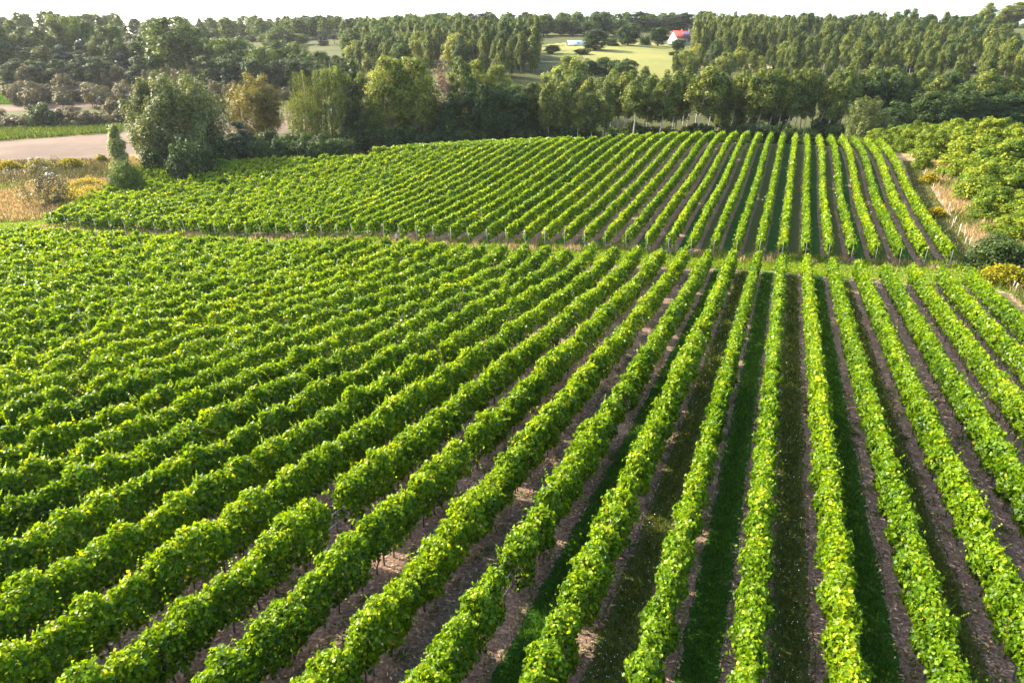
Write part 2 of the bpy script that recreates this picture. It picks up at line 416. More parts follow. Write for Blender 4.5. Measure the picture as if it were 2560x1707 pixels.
# ------------------------------------------------------------------ the vineyard's plan
NEAR_END = ([-110, -62, -28, -10, 0, 20], [62.0, 67.0, 69.5, 72.6, 75.8, 75.4])
FAR_BASE = ([-126, -122, -115, -110, -103, -100, -80.8, -61.6, -37.6, -18.4, -11, 8, 20], [112, 104, 93, 84, 69.5, 68.9, 72.5, 75.3, 75.2, 76.7, 77, 83, 83.8])
FAR_END = ([-126, -121, -119, -100, -78, -62, -45, -24, 0, 18], [113, 108, 114, 121, 128, 130, 137, 156, 170, 178])
near_end = lambda v: np.interp(v, *NEAR_END)
far_base = lambda v: np.interp(v, *FAR_BASE)
far_end = lambda v: np.interp(v, *FAR_END)

# ------------------------------------------------------------------ ground sheets
def axis(lo, hi, step, far, grow=1.13, mid=None):
    a = list(np.arange(lo, hi + 1e-6, step))
    s = step; x = a[-1]
    while x < far:
        if mid is None or x > mid[0]: s *= grow
        else: s = mid[1]
        x += s; a.append(x)
    s = step; x = a[0]
    while x > -far:
        if mid is None or x < -mid[0]: s *= grow
        else: s = mid[1]
        x -= s; a.insert(0, x)
    return np.array(a)
GU = axis(-30, 192, 1.25, 2600, mid=(420, 3.0))
GU = GU[GU > -140]
GV = axis(-134, 44, 1.2, 2200, mid=(300, 3.0))
UU, VV = np.meshgrid(GU, GV, indexing='ij')
ZZ = ground_uv(UU, VV)
XX, YY = uv2xy(UU, VV)
cu = (GU[:-1] + GU[1:])[:, None] / 2 + 0 * GV[None, :-1]
cv = (GV[:-1] + GV[1:])[None, :] / 2 + 0 * GU[:-1, None]
cx, cy = uv2xy(cu, cv)
wob = .5 * np.sin(cx * .9 + 1.3 * np.sin(cy * .7)) + .5 * np.sin(cy * 1.1 + cx * .3)
def inside(poly, x, y):
    poly = np.asarray(poly); r = np.zeros(x.shape, bool)
    for (x0, y0), (x1, y1) in zip(poly, np.roll(poly, -1, 0)):
        c = ((y0 > y) != (y1 > y)) & (x < (x1 - x0) * (y - y0) / (y1 - y0 + 1e-12) + x0)
        r ^= c
    return r
def survey(pts, d0=60, d1=700): return [sight(px, py, d0, d1)[0] for px, py in pts]
POLY = {
 'stubble_field': survey([(-260, 366), (0, 354), (300, 333), (560, 300), (740, 284), (800, 300), (760, 330), (560, 340), (330, 386), (250, 401), (0, 408), (-260, 416)], 135),
 'dry_field': survey([(-260, 288), (0, 279), (110, 277), (330, 263), (330, 255), (200, 257), (0, 265), (-260, 274)], 190),
 'hill_meadow': survey([(1325, 117), (1400, 108), (1440, 107), (1500, 106), (1650, 109), (1725, 122), (1770, 150), (1730, 200), (1560, 200), (1480, 165), (1380, 142), (1335, 136)], 240),
 'clearing': survey([(1870, 172), (1870, 160), (1975, 158), (1975, 172)], 250),
}
reg = np.full(cu.shape, 'rough_ground', dtype=object)
leftm = (cu > 62 + .0 * cv) & (cv < -96) & (cu < 150)
reg[leftm | ((cv < -100) & (cu > 20) & (cu < 150))] = 'dry_meadow'
ne = near_end(cv) + .6 * wob; fb = far_base(cv); fe = far_end(cv)
vine_near = (cv > -112) & (cv < V0 + 7.6 * SP) & (cu < ne)
vine_far = (cv > -123) & (cv < V0 + 7.55 * SP) & (cu > fb - .3 + .5 * wob) & (cu < fe + 1)
head = (cv > -140) & (cv < 24) & (cu >= ne) & (cu < 84) & ~vine_far & (cu < np.maximum(fb, 75))
verge = (cv >= V0 + 7.6 * SP) & (cv < 46) & (cu > -30) & (cu < 180)
reg[verge] = 'dry_verge'
reg[head] = 'headland'
reg[vine_near | vine_far] = 'vineyard_soil'
reg[inside([uv2xy(u, v) for u, v in ((74.5, 8), (74.5, 21), (77.5, 21), (77, 8))], cx, cy) & head] = 'dirt_patch'
for k, p in POLY.items(): reg[inside(p, cx, cy)] = k
ids = np.arange(UU.size).reshape(UU.shape)
quad = np.stack([ids[:-1, :-1], ids[1:, :-1], ids[1:, 1:], ids[:-1, 1:]], -1)[..., ::-1]
PV = np.stack([XX, YY, ZZ], -1).reshape(-1, 3)
UVC = np.stack([(VV - V0) / SP + 500.0, UU], -1).reshape(-1, 2)
for name, mt in (('rough_ground', 'rough'), ('dry_meadow', 'meadow'), ('dry_verge', 'meadow'), ('headland', 'headland'), ('vineyard_soil', 'soil'), ('dirt_patch', 'dirt'),
                 ('stubble_field', 'stubble'), ('dry_field', 'stubble'), ('hill_meadow', 'hill_meadow'), ('clearing', 'tan')):
    q = quad[reg == name]
    if not len(q): print('EMPTY', name); continue
    used, inv = np.unique(q.ravel(), return_inverse=True)
    o = obj({'rough_ground': 'ground'}.get(name, name), mesh(name, PV[used], inv.reshape(-1, 4), M[mt], uv=UVC[used], smooth=True))
    tag(o, kind='structure')

# ------------------------------------------------------------------ vine rows
def wave(u, ph, amp=1.0):
    return amp * (np.sin(u * 2.1 + ph[0]) * .35 + np.sin(u * 4.7 + ph[1]) * .35 + np.sin(u * 9.3 + ph[2]) * .3)
def make_post(h, name):
    b = MB(); b.box((0, 0, h / 2 - .2), (.055, .035, h + .4)); b.box((0, .022, h / 2 - .2), (.02, .012, h + .4)); b.box((.034, 0, h * .75), (.012, .05, .03)); b.box((.034, 0, h * .5), (.012, .05, .03))
    return b.mesh(name, M['post'])
POST = make_post(1.95, 'trellis_post'); ENDPOST = make_post(2.1, 'end_post')
TRUNKS = []
for i in range(4):
    b = MB(); n = 6; t = np.linspace(0, 1, n); r0 = np.random.default_rng(i)
    px = np.cumsum(r0.normal(0, .03, n)); py = np.cumsum(r0.normal(0, .03, n)); px -= px[0]; py -= py[0]
    b.tube(np.stack([px, py, -.1 + 1.05 * t], 1), .032 - .012 * t, 6)
    b.tube([(px[-1], py[-1], .93), (px[-1] + .02, py[-1] - .2, 1.02), (px[-1], py[-1] - .45, 1.0)], [.018, .014, .01], 5)
    TRUNKS.append(b.mesh('vine_trunk', M['vine_wood'], True))

def row_foliage(k, u0, u1, kind, seed):
    r = np.random.default_rng(seed)
    v = V0 + k * SP
    L = u1 - u0
    pu = np.arange(u0 + .3, u1, 1.05); pu = pu + r.normal(0, .12, len(pu))
    if kind == 'even': top = 2.06 + r.normal(0, .09, len(pu)); wd = .265 + r.normal(0, .04, len(pu)); on = r.random(len(pu)) > .01
    elif kind == 'bushy': top = 2.16 + r.normal(0, .17, len(pu)); wd = .38 + r.normal(0, .07, len(pu)); on = r.random(len(pu)) > .05
    else: top = 2.05 + r.normal(0, .22, len(pu)); wd = .42 + r.normal(0, .09, len(pu)); on = r.random(len(pu)) > .10
    if not on.any(): on[:] = True
    ph = r.uniform(0, 6.28, 12)
    pc = r.normal(0, .05, len(pu)) + .05 * np.sin(pu * .35 + ph[9])
    # distance along the row decides the leaf size
    edges = np.arange(u0, u1, 4.0)
    parts = []
    for e in edges:
        a, b = e, min(e + 4.0, u1)
        x, y = uv2xy((a + b) / 2, v)
        dist = math.sqrt(x * x + y * y + 14 ** 2)
        s = float(np.clip(.0034 * dist + .032, .086, .36))
        n = int((b - a) * 3.3 * (2.5 if kind == 'even' else 2.9 if kind == 'bushy' else 2.4) / (.60 * s * s))
        u = r.uniform(a, b, n)
        i = np.clip(np.searchsorted(pu, u), 1, len(pu) - 1); i = np.where(np.abs(u - pu[i - 1]) < np.abs(u - pu[i]), i - 1, i)
        q = (u - pu[i]) / .55
        keep = on[i] & (r.random(n) < np.where(kind == 'even', 1.0, 1.12 - .35 * q * q))
        u, i, q = u[keep], i[keep], q[keep]; n = len(u)
        if not n: continue
        T = np.interp(u, pu, top) - (.03 if kind == 'even' else .30) * q * q + wave(u, ph, .10)
        W = np.interp(u, pu, wd) * (1 if kind == 'even' else 1 - .30 * q * q)
        hb = .62 + wave(u, ph[3:], .12) + np.where(r.random(n) < .06, -.18, 0)
        z = r.random(n); side = np.where(r.random(n) < .5, -1.0, 1.0)
        lat = np.empty(n); h = np.empty(n); N = np.empty((n, 3))
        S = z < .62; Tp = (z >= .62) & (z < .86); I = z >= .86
        hh = hb + (T - hb) * r.random(n) ** .9
        prof = .70 + .42 * np.sin(np.pi * np.clip((hh - hb) / (T - hb), 0, 1)) ** .8
        bump = np.sin(u * 2.3 + ph[10] * side) * .05 + np.sin(u * 3.1 + hh * 4 + ph[6] + side) * .065 + np.sin(u * 7.7 - hh * 6 + ph[7] * side) * .05 + np.sin(u * 15.3 + hh * 11 + ph[8]) * .035
        lat = side * (W * prof * (.58 + .62 * r.random(n) ** .8) + bump * 1.3); h = hh
        N[:, 0] = 0; N[:, 1] = side; N[:, 2] = .55
        lat[Tp] = r.uniform(-1, 1, Tp.sum()) * W[Tp]; h[Tp] = T[Tp] - .20 * (lat[Tp] / W[Tp]) ** 2 + r.normal(0, .085, Tp.sum())
        N[Tp, 1] = lat[Tp] / W[Tp] * .6; N[Tp, 2] = 1.0
        lat[I] *= r.random(I.sum())
        N += r.normal(0, .66, (n, 3))
        g = ground_uv(u, np.full(n, v))
        x, y = uv2xy(u, v + lat)
        P = np.stack([x, y, g + h], 1)
        # normals from (u, v, z) to world
        Nw = np.stack([N[:, 0] * NU[0] + N[:, 1] * NV[0], N[:, 0] * NU[1] + N[:, 1] * NV[1], N[:, 2]], 1)
        tip = np.stack([side * NV[0] * .3, side * NV[1] * .3, np.full(n, -1.0)], 1) + r.normal(0, .5, (n, 3))
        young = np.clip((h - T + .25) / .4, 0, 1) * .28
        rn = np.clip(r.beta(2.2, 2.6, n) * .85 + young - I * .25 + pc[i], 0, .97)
        rn[r.random(n) < .006] = 1.0
        sz = s * r.uniform(.65, 1.2, n)
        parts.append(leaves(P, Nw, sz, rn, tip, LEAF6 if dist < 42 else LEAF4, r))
        # shoots that hang out of the sides
        nq = int((b - a) * (5 if kind == 'even' else 7)); m = 5 if dist < 45 else 3
        qs = np.where(r.random(nq) < .5, -1.0, 1.0); qu = r.uniform(a, b, nq); qh = r.uniform(.9, 1.9, nq)
        ln = r.gamma(2.0, .11, nq)[:, None] * np.linspace(.1, 1, m)[None]
        uu = (qu[:, None] + r.normal(0, .5, (nq, 1)) * ln).ravel(); vv = (v + qs[:, None] * (np.interp(qu, pu, wd)[:, None] + .02 + .7 * ln)).ravel()
        hh2 = (qh[:, None] + .35 * ln - 1.4 * ln ** 2).ravel()
        ok = np.repeat(on[np.clip(np.searchsorted(pu, qu), 0, len(pu) - 1)], m)
        x, y = uv2xy(uu, vv); P = np.stack([x, y, ground_uv(uu, vv) + hh2], 1)[ok]; n3 = len(P)
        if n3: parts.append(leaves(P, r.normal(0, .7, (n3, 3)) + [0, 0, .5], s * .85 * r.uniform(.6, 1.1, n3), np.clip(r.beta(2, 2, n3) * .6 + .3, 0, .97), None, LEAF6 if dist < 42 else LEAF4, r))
        # shoots that stick out of the top
        ns = int((b - a) * (4.5 if kind == 'even' else 6.5))
        su = r.uniform(a, b, ns); m = 6 if dist < 45 else 3
        ln = r.gamma(2.2, .11, ns)[:, None] * np.linspace(.1, 1, m)[None]
        lx = r.normal(0, .35, (ns, 1)) * ln; lv = r.normal(0, .14, (ns, 1)) + r.normal(0, .45, (ns, 1)) * ln
        uu = (su[:, None] + lx).ravel(); vv = (v + lv).ravel()
        Ts = np.repeat(np.interp(su, pu, top) + wave(su, ph, .10), m) - .04
        x, y = uv2xy(uu, vv)
        P = np.stack([x, y, ground_uv(uu, vv) + Ts + ln.ravel()], 1)
        ok = np.repeat(on[np.clip(np.searchsorted(pu, su), 0, len(pu) - 1)], m)
        P = P[ok]; n2 = len(P)
        if n2:
            Nn = r.normal(0, .8, (n2, 3)); Nn[:, 2] += .6
            tail = np.tile(np.linspace(1, .55, m), ns)[ok]
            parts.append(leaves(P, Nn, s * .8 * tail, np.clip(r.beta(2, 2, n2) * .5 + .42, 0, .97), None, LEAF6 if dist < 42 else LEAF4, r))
    return merge(parts)

def visible_from(v, ua, ub):
    u = np.arange(ua, ub, 1.0); x, y = uv2xy(u, np.full_like(u, v))
    px, py, d = project(np.stack([x, y, ground_uv(u, np.full_like(u, v)) + 1.6], -1))
    ok = (px > -170) & (px < 2730) & (py < 1880) & (d > 3)
    return (u[ok].min() if ok.any() else None)

ORD = ['', 'next', 'second', 'third', 'fourth', 'fifth', 'sixth', 'seventh', 'eighth', 'ninth', 'tenth']
def ordw(n):
    sfx = 'th' if 10 <= n % 100 <= 20 else {1: 'st', 2: 'nd', 3: 'rd'}.get(n % 10, 'th')
    return ORD[n] if 1 < n <= 10 else '%d%s' % (n, sfx)
def vine_row(k, u0, u1, kind, block, label, group, posts=True, trunks=False, wires=False, mat='vine'):
    v = V0 + k * SP
    ur = u1 if block == 'near' else u0
    x, y = uv2xy(ur, v)
    base = np.array([float(x), float(y), float(ground_uv(ur, v))])
    root = tag(empty('vine_row', base), label, 'vine row', group)
    r = np.random.default_rng(1000 + int(k) + (500 if block != 'near' else 0))
    Vv, F, R = row_foliage(k, u0, u1, kind, 3000 + int(k) * 7 + (5000 if block != 'near' else 0))
    obj('foliage', mesh('vine_foliage', Vv - base, F, M[mat], R), root)
    def place(nm, me, u, dv=0, tilt=0, rz=0, dz=0):
        x, y = uv2xy(u, v + dv)
        o = obj(nm, me, root, np.array([float(x), float(y), float(ground_uv(u, v + dv)) + dz]) - base)
        o.rotation_euler = (tilt, 0, -AZ + rz)
        return o
    if posts:
        us = list(np.arange(u0 + (.1 if block != 'near' else 1.5), u1, 5.5))
        for i, u in enumerate(us):
            if block != 'near' and i == 0: place('post', ENDPOST, u - .25, 0, r.normal(.10, .05))
            else: place('post', POST, u, r.normal(0, .03), r.normal(0, .02), 0, r.normal(-.03, .05))
        if block == 'near': place('post', ENDPOST, u1 + .25, 0, r.normal(-.06, .05), 0, -.05)
    if trunks:
        c = 0
        for u in np.arange(u0 + .5, u1, 1.05):
            if c >= 95: break
            o = place('trunk', TRUNKS[int(r.integers(4))], u + r.normal(0, .1), r.normal(0, .04), 0, r.uniform(0, 6.28)); o.scale = (1, 1, r.uniform(.85, 1.1)); c += 1
    if wires:
        for h in (.78, 1.25):
            us = np.arange(u0, u1 + .3, 2.0); x, y = uv2xy(us, np.full_like(us, v))
            b = MB(); b.tube(np.stack([x, y, ground_uv(us, np.full_like(us, v)) + h], 1) - base, .005, 3)
            obj('wire', b.mesh('trellis_wire', M['wire']), root)
    return root

NEAR_SET = []
for k in range(-45, 8):
    v = V0 + k * SP
    ue = float(near_end(v)) - .3
    us = visible_from(v, -6, ue)
    if us is None or ue - us < 2: continue
    NEAR_SET.append((k, max(-6.0, us - 3.0), ue))
kleft = min(q[0] for q in NEAR_SET)
for k, u0, u1 in NEAR_SET:
    kind = 'even' if k >= -1 else ('bushy' if k >= -20 else 'sparse')
    if k == 0: lab = 'leafy vine row of the near block that runs straight up the picture'
    elif k == 7: lab = 'outermost vine row of the near block beside the fence posts and hedge'
    elif k > 0: lab = 'near block vine row, %s to the right of the row running straight up' % ordw(k).replace('next', 'first')
    elif k == kleft: lab = 'leftmost vine row of the near block, a short piece at the headland corner'
    else: lab = '%s near block vine row, %s to the left of the row running straight up' % ({'even': 'even', 'bushy': 'bushy', 'sparse': 'ragged'}[kind], ordw(-k).replace('next', 'first'))
    vine_row(k, u0, u1, kind, 'near', lab, 'vine rows of the near block', True, trunks=(k >= -9), wires=(-12 <= k <= -2))
FAR_SET = []
for k in range(-50, 8):
    v = V0 + k * SP
    a, b = float(far_base(v)), float(far_end(v))
    if b - a > 2.0: FAR_SET.append((k, a, b))
fk = min(q[0] for q in FAR_SET)
for k, a, b in FAR_SET:
    kind = 'even' if k >= -25 else 'sparse'
    if k == 7: lab = 'outermost right row of the far block beside the mown verge'
    elif k == fk: lab = 'leftmost short vine row of the far block below the yellow flowers'
    else: lab = '%s vine row of the far block, %s from its right edge' % ({'even': 'trimmed', 'sparse': 'clumpy'}[kind], ordw(8 - k))
    vine_row(k, a, b, kind, 'far', lab, 'vine rows of the far block', True, trunks=(k >= -3))
# a last block whose rows stand across, beyond the posts on the crest
for j in range(3):
    uc = 134.5 + j * 3.4
    r = np.random.default_rng(900 + j)
    va, vb = -86 + j * 3, -47 + j * 3.5
    base = np.array([*map(float, uv2xy(uc, (va + vb) / 2)), float(ground_uv(uc, (va + vb) / 2))])
    root = tag(empty('vine_row', base), 'light green vine row standing across the crest, %s behind the end posts' % ('first', 'second', 'third')[j], 'vine row', 'cross rows on the crest')
    n = int((vb - va) * 150)
    vv = r.uniform(va, vb, n); du = r.normal(0, .28, n); h = .35 + 1.75 * r.random(n) ** .8 + np.sin(vv * 3) * .12 + np.sin(vv * 1.1) * .12
    x, y = uv2xy(uc + du + (vv - va) * .04, vv)
    P = np.stack([x, y, ground_uv(uc + du, vv) + h], 1) - base
    N = r.normal(0, .6, (n, 3)) + np.array([-.2, -.6, .5])
    obj('foliage', mesh('vine_foliage', *leaves(P, N, .42 * r.uniform(.7, 1.2, n), r.beta(2, 2, n), np.tile([0, 0, -1.0], (n, 1)) + r.normal(0, .4, (n, 3)))[:2], M['vine'], r.beta(2, 2, n) * .6 + .3), root)
    for q in np.arange(va, vb, 4.0):
        x, y = uv2xy(uc - .3, q); o = obj('post', ENDPOST, root, np.array([float(x), float(y), float(ground_uv(uc - .3, q))]) - base); o.rotation_euler = (r.normal(0, .06), r.normal(0, .06), 0)

# ------------------------------------------------------------------ trees
def rprof(kind, t, R):
    t = np.asarray(t, float)
    if kind == 'round': return R * np.sqrt(np.clip(1 - np.where(t > .42, (t - .42) / .60, (.42 - t) / .52) ** 2, .02, 1))
    if kind == 'egg': return R * np.sin(np.pi * np.clip(t * .86 + .12, 0, 1)) ** .75
    if kind == 'column': return R * np.minimum(1, .35 + t * 2.6) * np.clip(1 - t ** 2.6, .03, 1) ** .7
    if kind == 'cone': return R * np.clip(1 - t, .02, 1) ** .9
    if kind == 'flat': return R * np.sin(np.pi * np.clip(t * .62 + .25, 0, 1)) ** .6
    if kind == 'dome': return R * np.sqrt(np.clip(1 - t ** 2.2, .02, 1))
class Kind: pass
def tree_kind(name, H, R, base, prof, ncl, rcl, nleaf, ls, leafm, barkm, tr=.16, zst=.8, stems=1, droop=0.0, strands=0, up=.35, shape=LEAF4, seed=0, sparse=1.0, out=0.0, bend=.03):
    """one tree shape: returns crown mesh, trunk mesh (with limbs)"""
    r = np.random.default_rng(seed + 11)
    b = MB()
    axes = []
    for s in range(stems):
        ang = r.uniform(0, 6.28); sp = 0 if stems == 1 else R * r.uniform(.15, .55)
        n = 7; t = np.linspace(0, 1, n)
        wx = np.cumsum(r.normal(0, bend * H / n, n)); wy = np.cumsum(r.normal(0, bend * H / n, n)); wx -= wx[0]; wy -= wy[0]
        hh = H * (.97 if stems == 1 else r.uniform(.7, .95))
        ax = np.stack([wx + np.cos(ang) * sp * t, wy + np.sin(ang) * sp * t, -.3 + (hh + .3) * t], 1)
        b.tube(ax, tr * (1 if stems == 1 else .6) * (1.02 - .9 * t ** .8) + (.25 * tr * np.exp(-t * 25)), 7)
        axes.append(ax)
    zb = base * H
    parts = []
    tt = r.random(ncl * 6); w = rprof(prof, tt, 1.0); tt = tt[r.random(len(tt)) < w ** 1.3][:ncl]
    for i, t in enumerate(tt):
        rr = float(rprof(prof, t, R)) * (r.uniform(.2, 1.0) ** .5) * r.uniform(.82, 1.12)
        a = r.uniform(0, 6.28); z = zb + t * (H - zb)
        ax = axes[r.integers(stems)]
        az = np.clip(z, ax[0, 2], ax[-1, 2])
        cx_ = np.interp(az, ax[:, 2], ax[:, 0]) * (1 if stems == 1 else .5); cy_ = np.interp(az, ax[:, 2], ax[:, 1]) * (1 if stems == 1 else .5)
        c = np.array([cx_ + np.cos(a) * rr, cy_ + np.sin(a) * rr, z])
        rc = rcl * r.uniform(.65, 1.3) * (.75 + .5 * float(rprof(prof, t, 1.0)))
        if i % 2 == 0 and strands == 0:
            zl = max(zb * .8, z - rr * r.uniform(.5, .9)); zl = min(zl, ax[-1, 2])
            p0 = np.array([np.interp(zl, ax[:, 2], ax[:, 0]), np.interp(zl, ax[:, 2], ax[:, 1]), zl])
            if np.linalg.norm(c - p0) > .3:
                m = p0 + (c - p0) * .5 + np.array([0, 0, -.06 * np.linalg.norm(c - p0)])
                b.tube([p0, m, c], [tr * .32, tr * .2, tr * .07], 4)
        n = int(nleaf * r.uniform(.6, 1.3) * sparse)
        if strands:
            d = r.normal(0, 1, (n, 3)); d = unit(d)
            s = r.random(n) ** 1.3
            sid = r.integers(0, strands, n); so = r.normal(0, .5, (strands, 2)) * rc; sl = rc * r.uniform(1.0, 2.8, strands)
            P = c + np.stack([so[sid, 0] + r.normal(0, .09, n), so[sid, 1] + r.normal(0, .09, n), .5 * rc - s * sl[sid]], 1)
            P[:, 2] = np.maximum(P[:, 2], .4)
            N = np.stack([np.cos(a) + r.normal(0, .7, n), np.sin(a) + r.normal(0, .7, n), .2 + r.normal(0, .4, n)], 1)
            tip = np.tile([0, 0, -1.0], (n, 1)) + r.normal(0, .25, (n, 3))
        else:
            d = unit(r.normal(0, 1, (n, 3)))
            flip = (d[:, 2] < -.25) & (r.random(n) < .6); d[flip, 2] *= -1
            rad = rc * (r.uniform(.35, 1.0, n) ** .6) * (1 + .22 * np.sin(d[:, 0] * 5 + i) * np.sin(d[:, 1] * 5 + 2 * i))
            off = d * rad[:, None]; off[:, 2] *= zst
            if out: off += np.array([np.cos(a), np.sin(a), .0])[None] * (off[:, 2:3] * out)
            off[:, 2] -= droop * (off[:, 0] ** 2 + off[:, 1] ** 2) / max(rc, .1)
            P = c + off
            N = d * 1.0 + np.array([0, 0, up]) + r.normal(0, .36, (n, 3))
            tip = r.normal(0, 1, (n, 3)) + np.array([0, 0, -.3 if zst < 1.2 else 1.2])
        rn = np.clip(r.beta(2, 2, n) * .75 + r.uniform(-.08, .30), 0, 1)
        P[:, 2] = np.maximum(P[:, 2], .15)
        parts.append(leaves(P, N, ls * r.uniform(.6, 1.25, n), rn, tip, shape, r))
    V, F, Rn = merge(parts)
    k = Kind(); k.name = name; k.H = H; k.R = R
    k.crown = mesh(name + '_crown', V, F, M[leafm], Rn)
    k.trunk = b.mesh(name + '_trunk', M[barkm], True)
    k.raw = (V, F, Rn); k.leafm = leafm
    return k

KINDS = {}
def kinds(key, n, *a, **kw):
    KINDS[key] = [tree_kind(*a, **{**kw, 'seed': hash_(key) + 31 * i}) for i in range(n)]
def hash_(s): return sum((i + 3) * ord(c) for i, c in enumerate(s)) % 9973
kinds('aspen', 4, 'aspen_tree', 18, 2.7, .44, 'egg', 42, 1.0, 210, .36, 'aspen', 'pale_bark', tr=.21, zst=1.1, bend=.04)
kinds('birch', 4, 'birch_tree', 16, 2.4, .30, 'column', 48, .95, 160, .34, 'birch', 'pale_bark', tr=.16, zst=1.2, droop=.25)
kinds('slim', 4, 'young_birch', 14, 1.9, .06, 'column', 48, 1.0, 120, .40, 'birch', 'pale_bark', tr=.1, zst=1.5, droop=.15)
kinds('weeping', 2, 'weeping_birch', 19, 4.6, .16, 'egg', 110, 1.5, 150, .36, 'birch', 'pale_bark', tr=.2, strands=9, shape=LEAFN)
kinds('bigaspen', 2, 'poplar_tree', 20, 4.2, .28, 'egg', 100, 1.35, 200, .34, 'yellow', 'pale_bark', tr=.24, zst=1.0)
kinds('oak', 4, 'oak_tree', 18, 6.0, .10, 'round', 110, 1.8, 130, .52, 'oak', 'bark', tr=.35)
kinds('dark', 3, 'oak_tree', 17, 5.2, .06, 'round', 95, 1.7, 130, .50, 'dark', 'bark', tr=.3)
kinds('alder', 3, 'alder_tree', 17, 3.6, .10, 'egg', 85, 1.3, 150, .40, 'dark', 'bark', tr=.18, zst=.9)
kinds('pine', 3, 'pine_tree', 19, 3.8, .48, 'flat', 46, 1.5, 140, .46, 'pine', 'pine_bark', tr=.22, zst=.42, shape=LEAFN)
kinds('youngpine', 2, 'pine_tree', 11, 2.6, .03, 'cone', 55, 1.0, 100, .42, 'blue', 'pine_bark', tr=.16, zst=.6)
kinds('spruce', 2, 'spruce_tree', 20, 2.8, .04, 'cone', 90, .95, 100, .42, 'spruce', 'bark', tr=.2, zst=.42, shape=LEAFN, droop=.3)
kinds('willow', 2, 'willow_tree', 16, 7.6, .0, 'round', 300, 1.25, 190, .50, 'willow', 'bark', tr=.3, zst=2.0, stems=6, shape=LEAFN, out=.25)
kinds('feather', 2, 'willow_tree', 12, 3.6, .02, 'egg', 110, .9, 170, .42, 'willow', 'bark', tr=.16, zst=2.0, stems=4, shape=LEAFN, out=.35)
kinds('gold', 1, 'willow_tree', 14, 4.2, .02, 'egg', 120, 1.0, 170, .42, 'gold', 'bark', tr=.18, zst=1.9, stems=5, shape=LEAFN, out=.3)
kinds('maple', 1, 'maple_tree', 16, 5.2, .10, 'round', 105, 1.4, 150, .44, 'maple', 'bark', tr=.3)
kinds('sapling', 1, 'poplar_tree', 10, 1.1, .06, 'column', 60, .6, 110, .28, 'sap', 'pale_bark', tr=.07, zst=1.3)
kinds('hazel', 4, 'hazel_bush', 6, 3.4, .0, 'dome', 95, .85, 200, .24, 'hazel', 'bark', tr=.12, zst=.9, stems=5)
kinds('shrub', 3, 'shrub', 4, 2.3, .0, 'dome', 60, .75, 100, .26, 'dark', 'bark', tr=.07, zst=.95, stems=4)
kinds('bright', 1, 'shrub', 5, 2.9, .0, 'dome', 150, .65, 150, .20, 'bright', 'bark', tr=.08, stems=4, zst=1.3, shape=LEAFN)
kinds('oliveb', 2, 'shrub', 7, 3.0, .03, 'egg', 60, .75, 60, .26, 'olive', 'bark', tr=.09, stems=5, zst=1.2, sparse=.8)
kinds('orchard', 3, 'orchard_tree', 4.2, 2.3, .22, 'round', 44, .7, 60, .34, 'brown', 'bark', tr=.12, zst=.8, sparse=.8)
kinds('olivetree', 2, 'shrub', 5, 2.8, .02, 'dome', 60, .85, 80, .36, 'olive', 'bark', tr=.12, stems=3)
kinds('copper', 1, 'beech_tree', 16, 5.2, .08, 'round', 95, 1.6, 130, .5, 'copper', 'bark', tr=.3)
kinds('rust', 1, 'spruce_tree', 10, 2.0, .05, 'cone', 40, .8, 70, .4, 'rust', 'bark', tr=.14, zst=.5)
kinds('dead', 1, 'birch_tree', 19, 2.0, .45, 'egg', 60, .8, 22, .34, 'dead', 'pale_bark', tr=.15, zst=1.5)
kinds('bare', 2, 'dead_shrub', 5, 1.8, .3, 'round', 40, .5, 9, .2, 'brown', 'bark', tr=.09, zst=1.2)

TREES = []
def plant(kind, xy, H, wid=None, tilt=0.0, label=None, group=None, yaw=None, cat=None, variant=None, sink=0.0):
    K = KINDS[kind]; i = len(TREES)
    k = K[(i if variant is None else variant) % len(K)]
    x, y = float(xy[0]), float(xy[1])
    root = empty(k.name, (x, y, float(ground_xy(x, y)) - sink))
    s = H / k.H; w = s if wid is None else wid / (2 * k.R)
    root.scale = (w, w, s)
    yw = random.uniform(0, 6.28) if yaw is None else yaw
    root.rotation_euler = mathutils.Euler((0, tilt, 0)).to_matrix().to_euler() if not tilt else (mathutils.Matrix.Rotation(tilt, 3, 'Y') @ mathutils.Matrix.Rotation(yw, 3, 'Z')).to_euler()
    if not tilt: root.rotation_euler = (0, 0, yw)
    obj('crown', k.crown, root); obj('trunk', k.trunk, root)
    tag(root, label, cat or k.name.replace('_', ' '), group)
    TREES.append(root)
    root['_px'] = 0.0
    del root['_px']
    return root
def tree(kind, px, ytop, d, wpx=None, tilt=0.0, label=None, group=None, **kw):
    P = at(px, ytop, d)
    x, y = P[0], P[1]
    H = max(1.5, P[2] + CAMZ - float(ground_xy(x, y)))
    return plant(kind, (x, y), H, None if wpx is None else wpx / FPX * d, tilt, label, group, **kw)
PENDING = []                        # (px, root, look, where, group): labels get their place among look-alikes afterwards
def auto(root, look, where, group):
    px = project(np.array(root.location))[0]
    PENDING.append((float(px), root, look, where, group)); root['group'] = group
    return root

